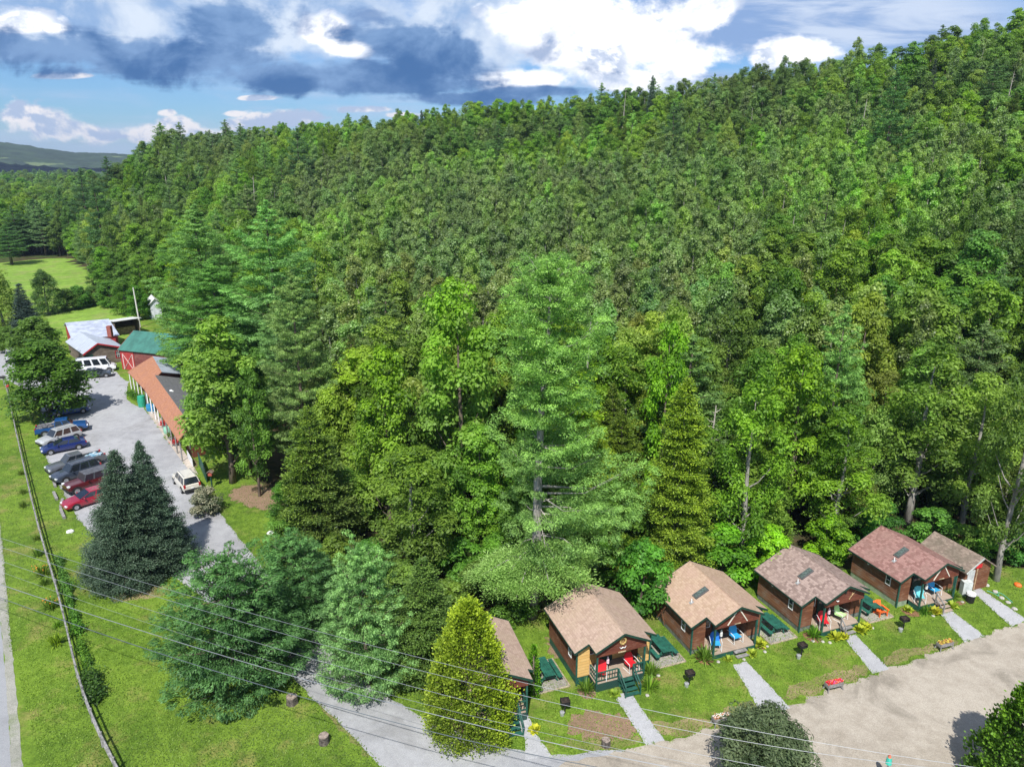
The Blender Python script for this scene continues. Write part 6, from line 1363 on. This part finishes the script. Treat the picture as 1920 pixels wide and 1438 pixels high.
sheet('grass_island', PX([(216, 690), (240, 694), (252, 712), (238, 716), (222, 704)]), .0165, GR, amp=.1, step=.4)
vinepatch(G(244, 738), G(272, 756), 'low green shrubs on the grass island before the shop', 1.6, 1.2, 3500, (.6, .8, .7), seed=7, name='bush', cat='bush')
def barrel(px, py, r, h, mat, label, n_=14):
    x, y = G(px, py); e = empty('barrel', (x, y, .03), 0, label, 'barrel', 'barrels and tubs along the shop'); MB().tube([(0, 0, 0), (0, 0, h * .5), (0, 0, h)], [r * .9, r, r * .88], n_).build('barrel_body', mat, e); MB().cyl((0, 0, h), r * .8, .04, n_, r * .7).build('lid', mat, e)
GB = M('green_plastic', (.03, .33, .20), .4, .08, 3); BB = M('blue_plastic', (.03, .22, .42), .4, .1, 3); RF = M('red_flowers', (.60, .04, .04), .8, .3, 12)
barrel(267, 762, .55, 1.5, GB, 'tall green tank at the corner of the shop'); barrel(282, 770, .5, .9, BB, 'blue tub beside the shop walk'); barrel(288, 771, .35, .8, BB, 'smaller blue bin beside the blue tub'); barrel(315, 812, .5, .8, M('pale_green_plastic', (.25, .50, .36), .5, .1, 3), 'pale green tub by the shop walk')
for px, py, c, lab in ((309, 802, RF, 'red flower tub under the orange eave'), (331, 836, RF, 'bright red flower tub at the near corner of the shop'), (322, 824, L_LILY, 'leafy green tub near the shop corner')):
    x, y = G(px, py); e = empty('flower_tub', (x, y, .03), 0, lab, 'flower tub', 'flower tubs along the shop'); MB().cyl((0, 0, 0), .28, .45, 10, .36).build('tub', GREYW, e); rg = np.random.default_rng(int(px)); n_ = 420; ps = rg.normal(size=(n_, 3)) * np.array([.24, .24, .14]) + np.array([0, 0, .62]); t, b_ = facing(rg, nrm(rg.normal(size=(n_, 3)) + np.array([0, 0, 1.]))); V3, q_ = diamonds(ps, t, b_, .08 * np.ones(n_), .06 * np.ones(n_)); o = bpy.data.objects.new('flowers', npmesh('flowers', V3, q_, c, rg.uniform(0, 1, n_))); C.objects.link(o); o.parent = e
# bird house post and green panels near the shop end
x, y = G(398, 915); e = empty('bird_house', (x, y, 0), 0, 'wooden bird house on a dark post beside the driveway lawn', 'bird house'); MB().box((0, 0, .75), (.12, .12, 1.5)).build('post', DKGREEN, e); MB().box((0, 0, 1.65), (.4, .4, .4)).build('house_body', M('red_house', (.35, .08, .05), .7, .1, 3), e); m = MB(); m.slab([(-.32, -.32, 1.82), (0, -.32, 2.02), (0, .32, 2.02), (-.32, .32, 1.82)], .03); m.slab([(0, -.32, 2.02), (.32, -.32, 1.82), (.32, .32, 1.82), (0, .32, 2.02)], .03); m.build('roof', OLDW, e)
a, b = G(374, 872), G(388, 905); o = MB().bar((*a, .8), (*b, .8), .06, 1.5).build('fence_panel', GREEN); tag(o, 'dark green board fence panel at the end of the shop', 'fence')
a, b = G(352, 858), G(362, 876); o = MB().bar((*a, .5), (*b, .5), .05, .9).build('white_railing', WHITE); tag(o, 'short white railing at the end of the shop walk', 'railing')
# white pole, mailbox post, white shed behind
x, y = G(263, 614); o = MB().tube([(0, 0, 0), (-.25, 0, 8.2)], [.17, .11], 8).build('utility_pole', M('pale_pole', (.62, .60, .56), .8, .1, 5)); o.location = (x, y, 0); tag(o, 'bare pale utility pole leaning behind the wood shed', 'pole')
a, b = Vector(G(272, 600)), Vector(G(292, 598)); bk = Vector((0, 1)); shed('shed', 'small white shed half hidden by the pines', 'shed', [a, b, b + bk * 5, a + bk * 5], 3.4, 4.4, M('white_metal_roof', (.66, .66, .65), .5, .08, 1), M('white_boards', (.60, .62, .68), .7, .1, 2), group='barn cluster')
for px, py, ty, lab in ((8, 722, .9, 'dark mailbox on a post where the rail fence begins'), (17, 738, .8, 'small red lantern post beside the first fence post')):
    x, y = G(px, py); e = empty('mailbox' if ty > .85 else 'lantern_post', (x, y, 0), .3, lab, 'mailbox' if ty > .85 else 'lantern'); MB().box((0, 0, .55), (.10, .10, 1.1)).build('post', GREYW, e)
    if ty > .85: MB().tube([(-.35, 0, 1.25), (.35, 0, 1.25)], .2, 10).build('box', BLACK, e)
    else: MB().box((0, 0, 1.2), (.35, .35, .25)).build('lantern', REDT, e)
# ================================================================== small shed by the fifth cabin
u = CABS[5][1][0]; v = Vector((-u.y, u.x)); f0 = Vector(G(1803, 1112)); ux_ = u * 2.7
e, w, l = shed('shed', 'small grey-brown roofed shed with a white door beside the red-roofed cabin', 'shed', [f0, f0 + ux_, f0 + ux_ + v * 4.0, f0 + v * 4.0], 2.05, 2.95, SH['brown'], BROWN, group=None, ov=.28)
MB().box((-.75, -l - .04, 1.0), (.7, .06, 1.85)).build('door', M('pale_grey_paint', (.50, .51, .50), .6, .12, 3), e); MB().box((-.15, -l - .04, 1.05), (.10, .06, 1.9)).build('trim', M('tan_trim', (.45, .30, .18), .8, .2, 4), e); MB().box((-.05, -l - .06, 2.2), (.6, .04, .32), rz=0).build('sign', M('red_sign', (.55, .02, .03), .6, .1, 3), e); MB().bar((-w - .28, -l - .31, 1.95), (0, -l - .31, 3.0), .03, .14).build('trim', M('grey_trim', (.5, .52, .5), .7, .1, 4), e)
p = (*G(1818, 1128), 0); e = empty('rubbish_bin', (p[0], p[1], 0), 0, 'black rubbish bin with a white bag lining by the shed door', 'bin'); MB().cyl((0, 0, 0), .28, .72, 14, .33).build('bin_body', BLACK, e); MB().tube([(0, 0, .66), (0, 0, .82), (0, 0, .86)], [.36, .33, .2], 12).build('bag', M('white_bag', (.72, .70, .70), .5, .1, 6), e)
p = (*G(1796, 1102), 0); e = empty('water_tank', (p[0], p[1], 0), 0, 'white box with a green can between the cabin and the shed', 'cabinet'); MB().box((0, -.9, .6), (.7, .5, 1.2)).build('cabinet_body', M('pale_box', (.55, .58, .56), .6, .1, 4), e); MB().cyl((.1, -1.3, 0), .2, .5, 10).build('can', GREEN, e)
m = MB(); hp = [G(*q) for q in [(1850, 1108), (1862, 1112), (1875, 1120), (1868, 1110), (1880, 1114), (1898, 1130)]]; m.tube([(q[0], q[1], .04) for q in smooth_poly(hp, 2, closed=False)], .035, 5); o = m.build('garden_hose', M('hose_green', (.12, .42, .28), .5, .1, 3)); tag(o, 'pale green garden hose lying by the walkway beside the shed', 'hose')
for i, (px, py) in enumerate([(1866, 1110), (1878, 1122), (1890, 1130), (1902, 1142), (1850, 1098)]): x, y = G(px, py); stone(x, y, .2, 'pale edging stone beside the walkway past the shed', 'edging stones beside the shed walkway')
x, y = G(1908, 1098); stone(x, y, .3, 'orange ball-like toy lying in the shade under the shed tree', mat=COL['orange'], name='ball', c='ball')
# crossed skis and floodlight on the side wall of the third cabin
p = loc(3, -3.05, 3.6); e = empty('crossed_skis', (p[0], p[1], 0), R20, 'crossed skis leaning at the side of the tan-roofed cabin', 'skis'); m = MB(); m.bar((0, -.5, .4), (0, .5, 1.9), .03, .09); m.build('ski', BROWN, e); m = MB(); m.bar((-.05, .5, .4), (-.05, -.5, 1.9), .03, .09); m.build('ski', BROWN, e)
for ci in (3, 4, 5):
    p = loc(ci, -2.97, 3.0); e = empty('wall_lamp', (p[0], p[1], 2.1), R20, 'small white lamp on the side wall of the ' + HB[ci], 'lamp', 'lamps on the cabin side walls'); MB().cyl((0, 0, 0), .07, .14, 8, .10).build('lamp_shade', WHITE, e); MB().bar((.02, 0, .1), (.13, 0, .1), .04).build('bracket', BLACK, e)

# ------------------------------------------------------------------ short grass on the lawns: one mass of small tufts, ragged along the edges
def grass_stuff():
    rg = np.random.default_rng(42); import mathutils.geometry as mg
    hard = []
    for o in C.objects:
        if o.type == 'MESH' and o.name.split('.')[0] in ('driveway', 'courtyard', 'path', 'road', 'road_shoulder', 'mulch_bed', 'bare_earth_patch', 'shop_walk'):
            co = np.empty(len(o.data.vertices) * 3, np.float32); o.data.vertices.foreach_get('co', co); hard.append((co.reshape(-1, 3)[:, :2], o.name.split('.')[0]))
    def inpoly(P_, x, y):
        c = np.zeros(len(x), bool); x0, y0 = P_.min(0); x1, y1 = P_.max(0); bb = (x > x0) & (x < x1) & (y > y0) & (y < y1); xi = x[bb]; yi = y[bb]; cc = np.zeros(len(xi), bool); Q = np.roll(P_, -1, 0)
        for (ax_, ay_), (bx, by) in zip(P_, Q):
            if ay_ == by: continue
            cc ^= ((ay_ > yi) != (by > yi)) & (xi < (bx - ax_) * (yi - ay_) / (by - ay_) + ax_)
        c[bb] = cc; return c
    n_ = 330000; y = 27 + (rg.uniform(0, 1, n_) ** 1.5) * 62; x = rg.uniform(-.80, .80, n_) * y
    L_ = np.array(lawn); ok = inpoly(L_, x, y) & (x > -.80 * y)
    bare = np.zeros(n_, bool)
    for P_, nm in hard:
        inn = inpoly(P_, x, y)
        if nm == 'bare_earth_patch': inn &= rg.uniform(size=n_) < .55
        if nm in ('courtyard', 'driveway', 'path', 'road_shoulder'):       # a few blades straggle over the gravel edge
            pass
        ok &= ~inn
    for ci, (u, o, hd) in [(k, v[1]) for k, v in CABS.items()]:
        dx = x - o.x; dy = y - o.y; lx = dx * u.x + dy * u.y; ly = -dx * u.y + dy * u.x; ok &= ~((np.abs(lx) < 2.9) & (ly > -1.1) & (ly < 4.9))
    x = x[ok]; y = y[ok]; m = len(x)
    # edge stragglers
    ex, ey = [], []
    for P_, nm in hard:
        if nm in ('road',): continue
        Q = np.roll(P_, -1, 0)
        for (ax_, ay_), (bx, by) in zip(P_, Q):
            if not (26 < ay_ < 90 and abs(ax_) < .8 * ay_): continue
            k = max(1, int(hypot(bx - ax_, by - ay_) * 26)); t = rg.uniform(0, 1, k); sx_ = ax_ + (bx - ax_) * t; sy_ = ay_ + (by - ay_) * t; kp = np.ones(k, bool)
            for P2, nm2 in hard:
                if P2 is not P_ and P2[:, 0].min() < max(ax_, bx) and P2[:, 0].max() > min(ax_, bx) and P2[:, 1].min() < max(ay_, by) and P2[:, 1].max() > min(ay_, by): kp &= ~inpoly(P2, sx_, sy_)
            sx_ = sx_[kp]; sy_ = sy_[kp]; k = len(sx_); ex.append(sx_ + rg.normal(size=k) * .09); ey.append(sy_ + rg.normal(size=k) * .09)
    ex = np.concatenate(ex); ey = np.concatenate(ey); x = np.concatenate([x, ex]); y = np.concatenate([y, ey]); m2 = len(x)
    pos = np.stack([x, y, np.full(m2, .01)], 1); dirn = nrm(rg.normal(size=(m2, 3)) * np.array([.6, .6, .15]) + np.array([0, 0, .8])); b = nrm(np.cross(dirn, nrm(rg.normal(size=(m2, 3)) * .6 + np.array([0, -.7, .6]))))
    V3, q = diamonds(pos, dirn, b, rg.uniform(.05, .12, m2), rg.uniform(.018, .040, m2), start=True)
    # lighter, browner and taller patches
    pt = np.sin(x * .9) * np.cos(y * .7 + 1) + .6 * np.sin(x * 2.3 + y * 1.7); tone = np.clip(.5 + .16 * pt + .24 * rg.normal(size=m2), 0, 1)
    mt = leafmat('grass_blades', (.085, .165, .016), (.200, .300, .045), None, trans=.25, huevar=0, valvar=0, spec=.2)
    o = bpy.data.objects.new('grass', npmesh('grass', V3, q, mt, tone)); C.objects.link(o); tag(o, 'short mown grass of the lawns around the cabins and along the road', 'grass', kind='stuff'); print('grass', m2)
grass_stuff()
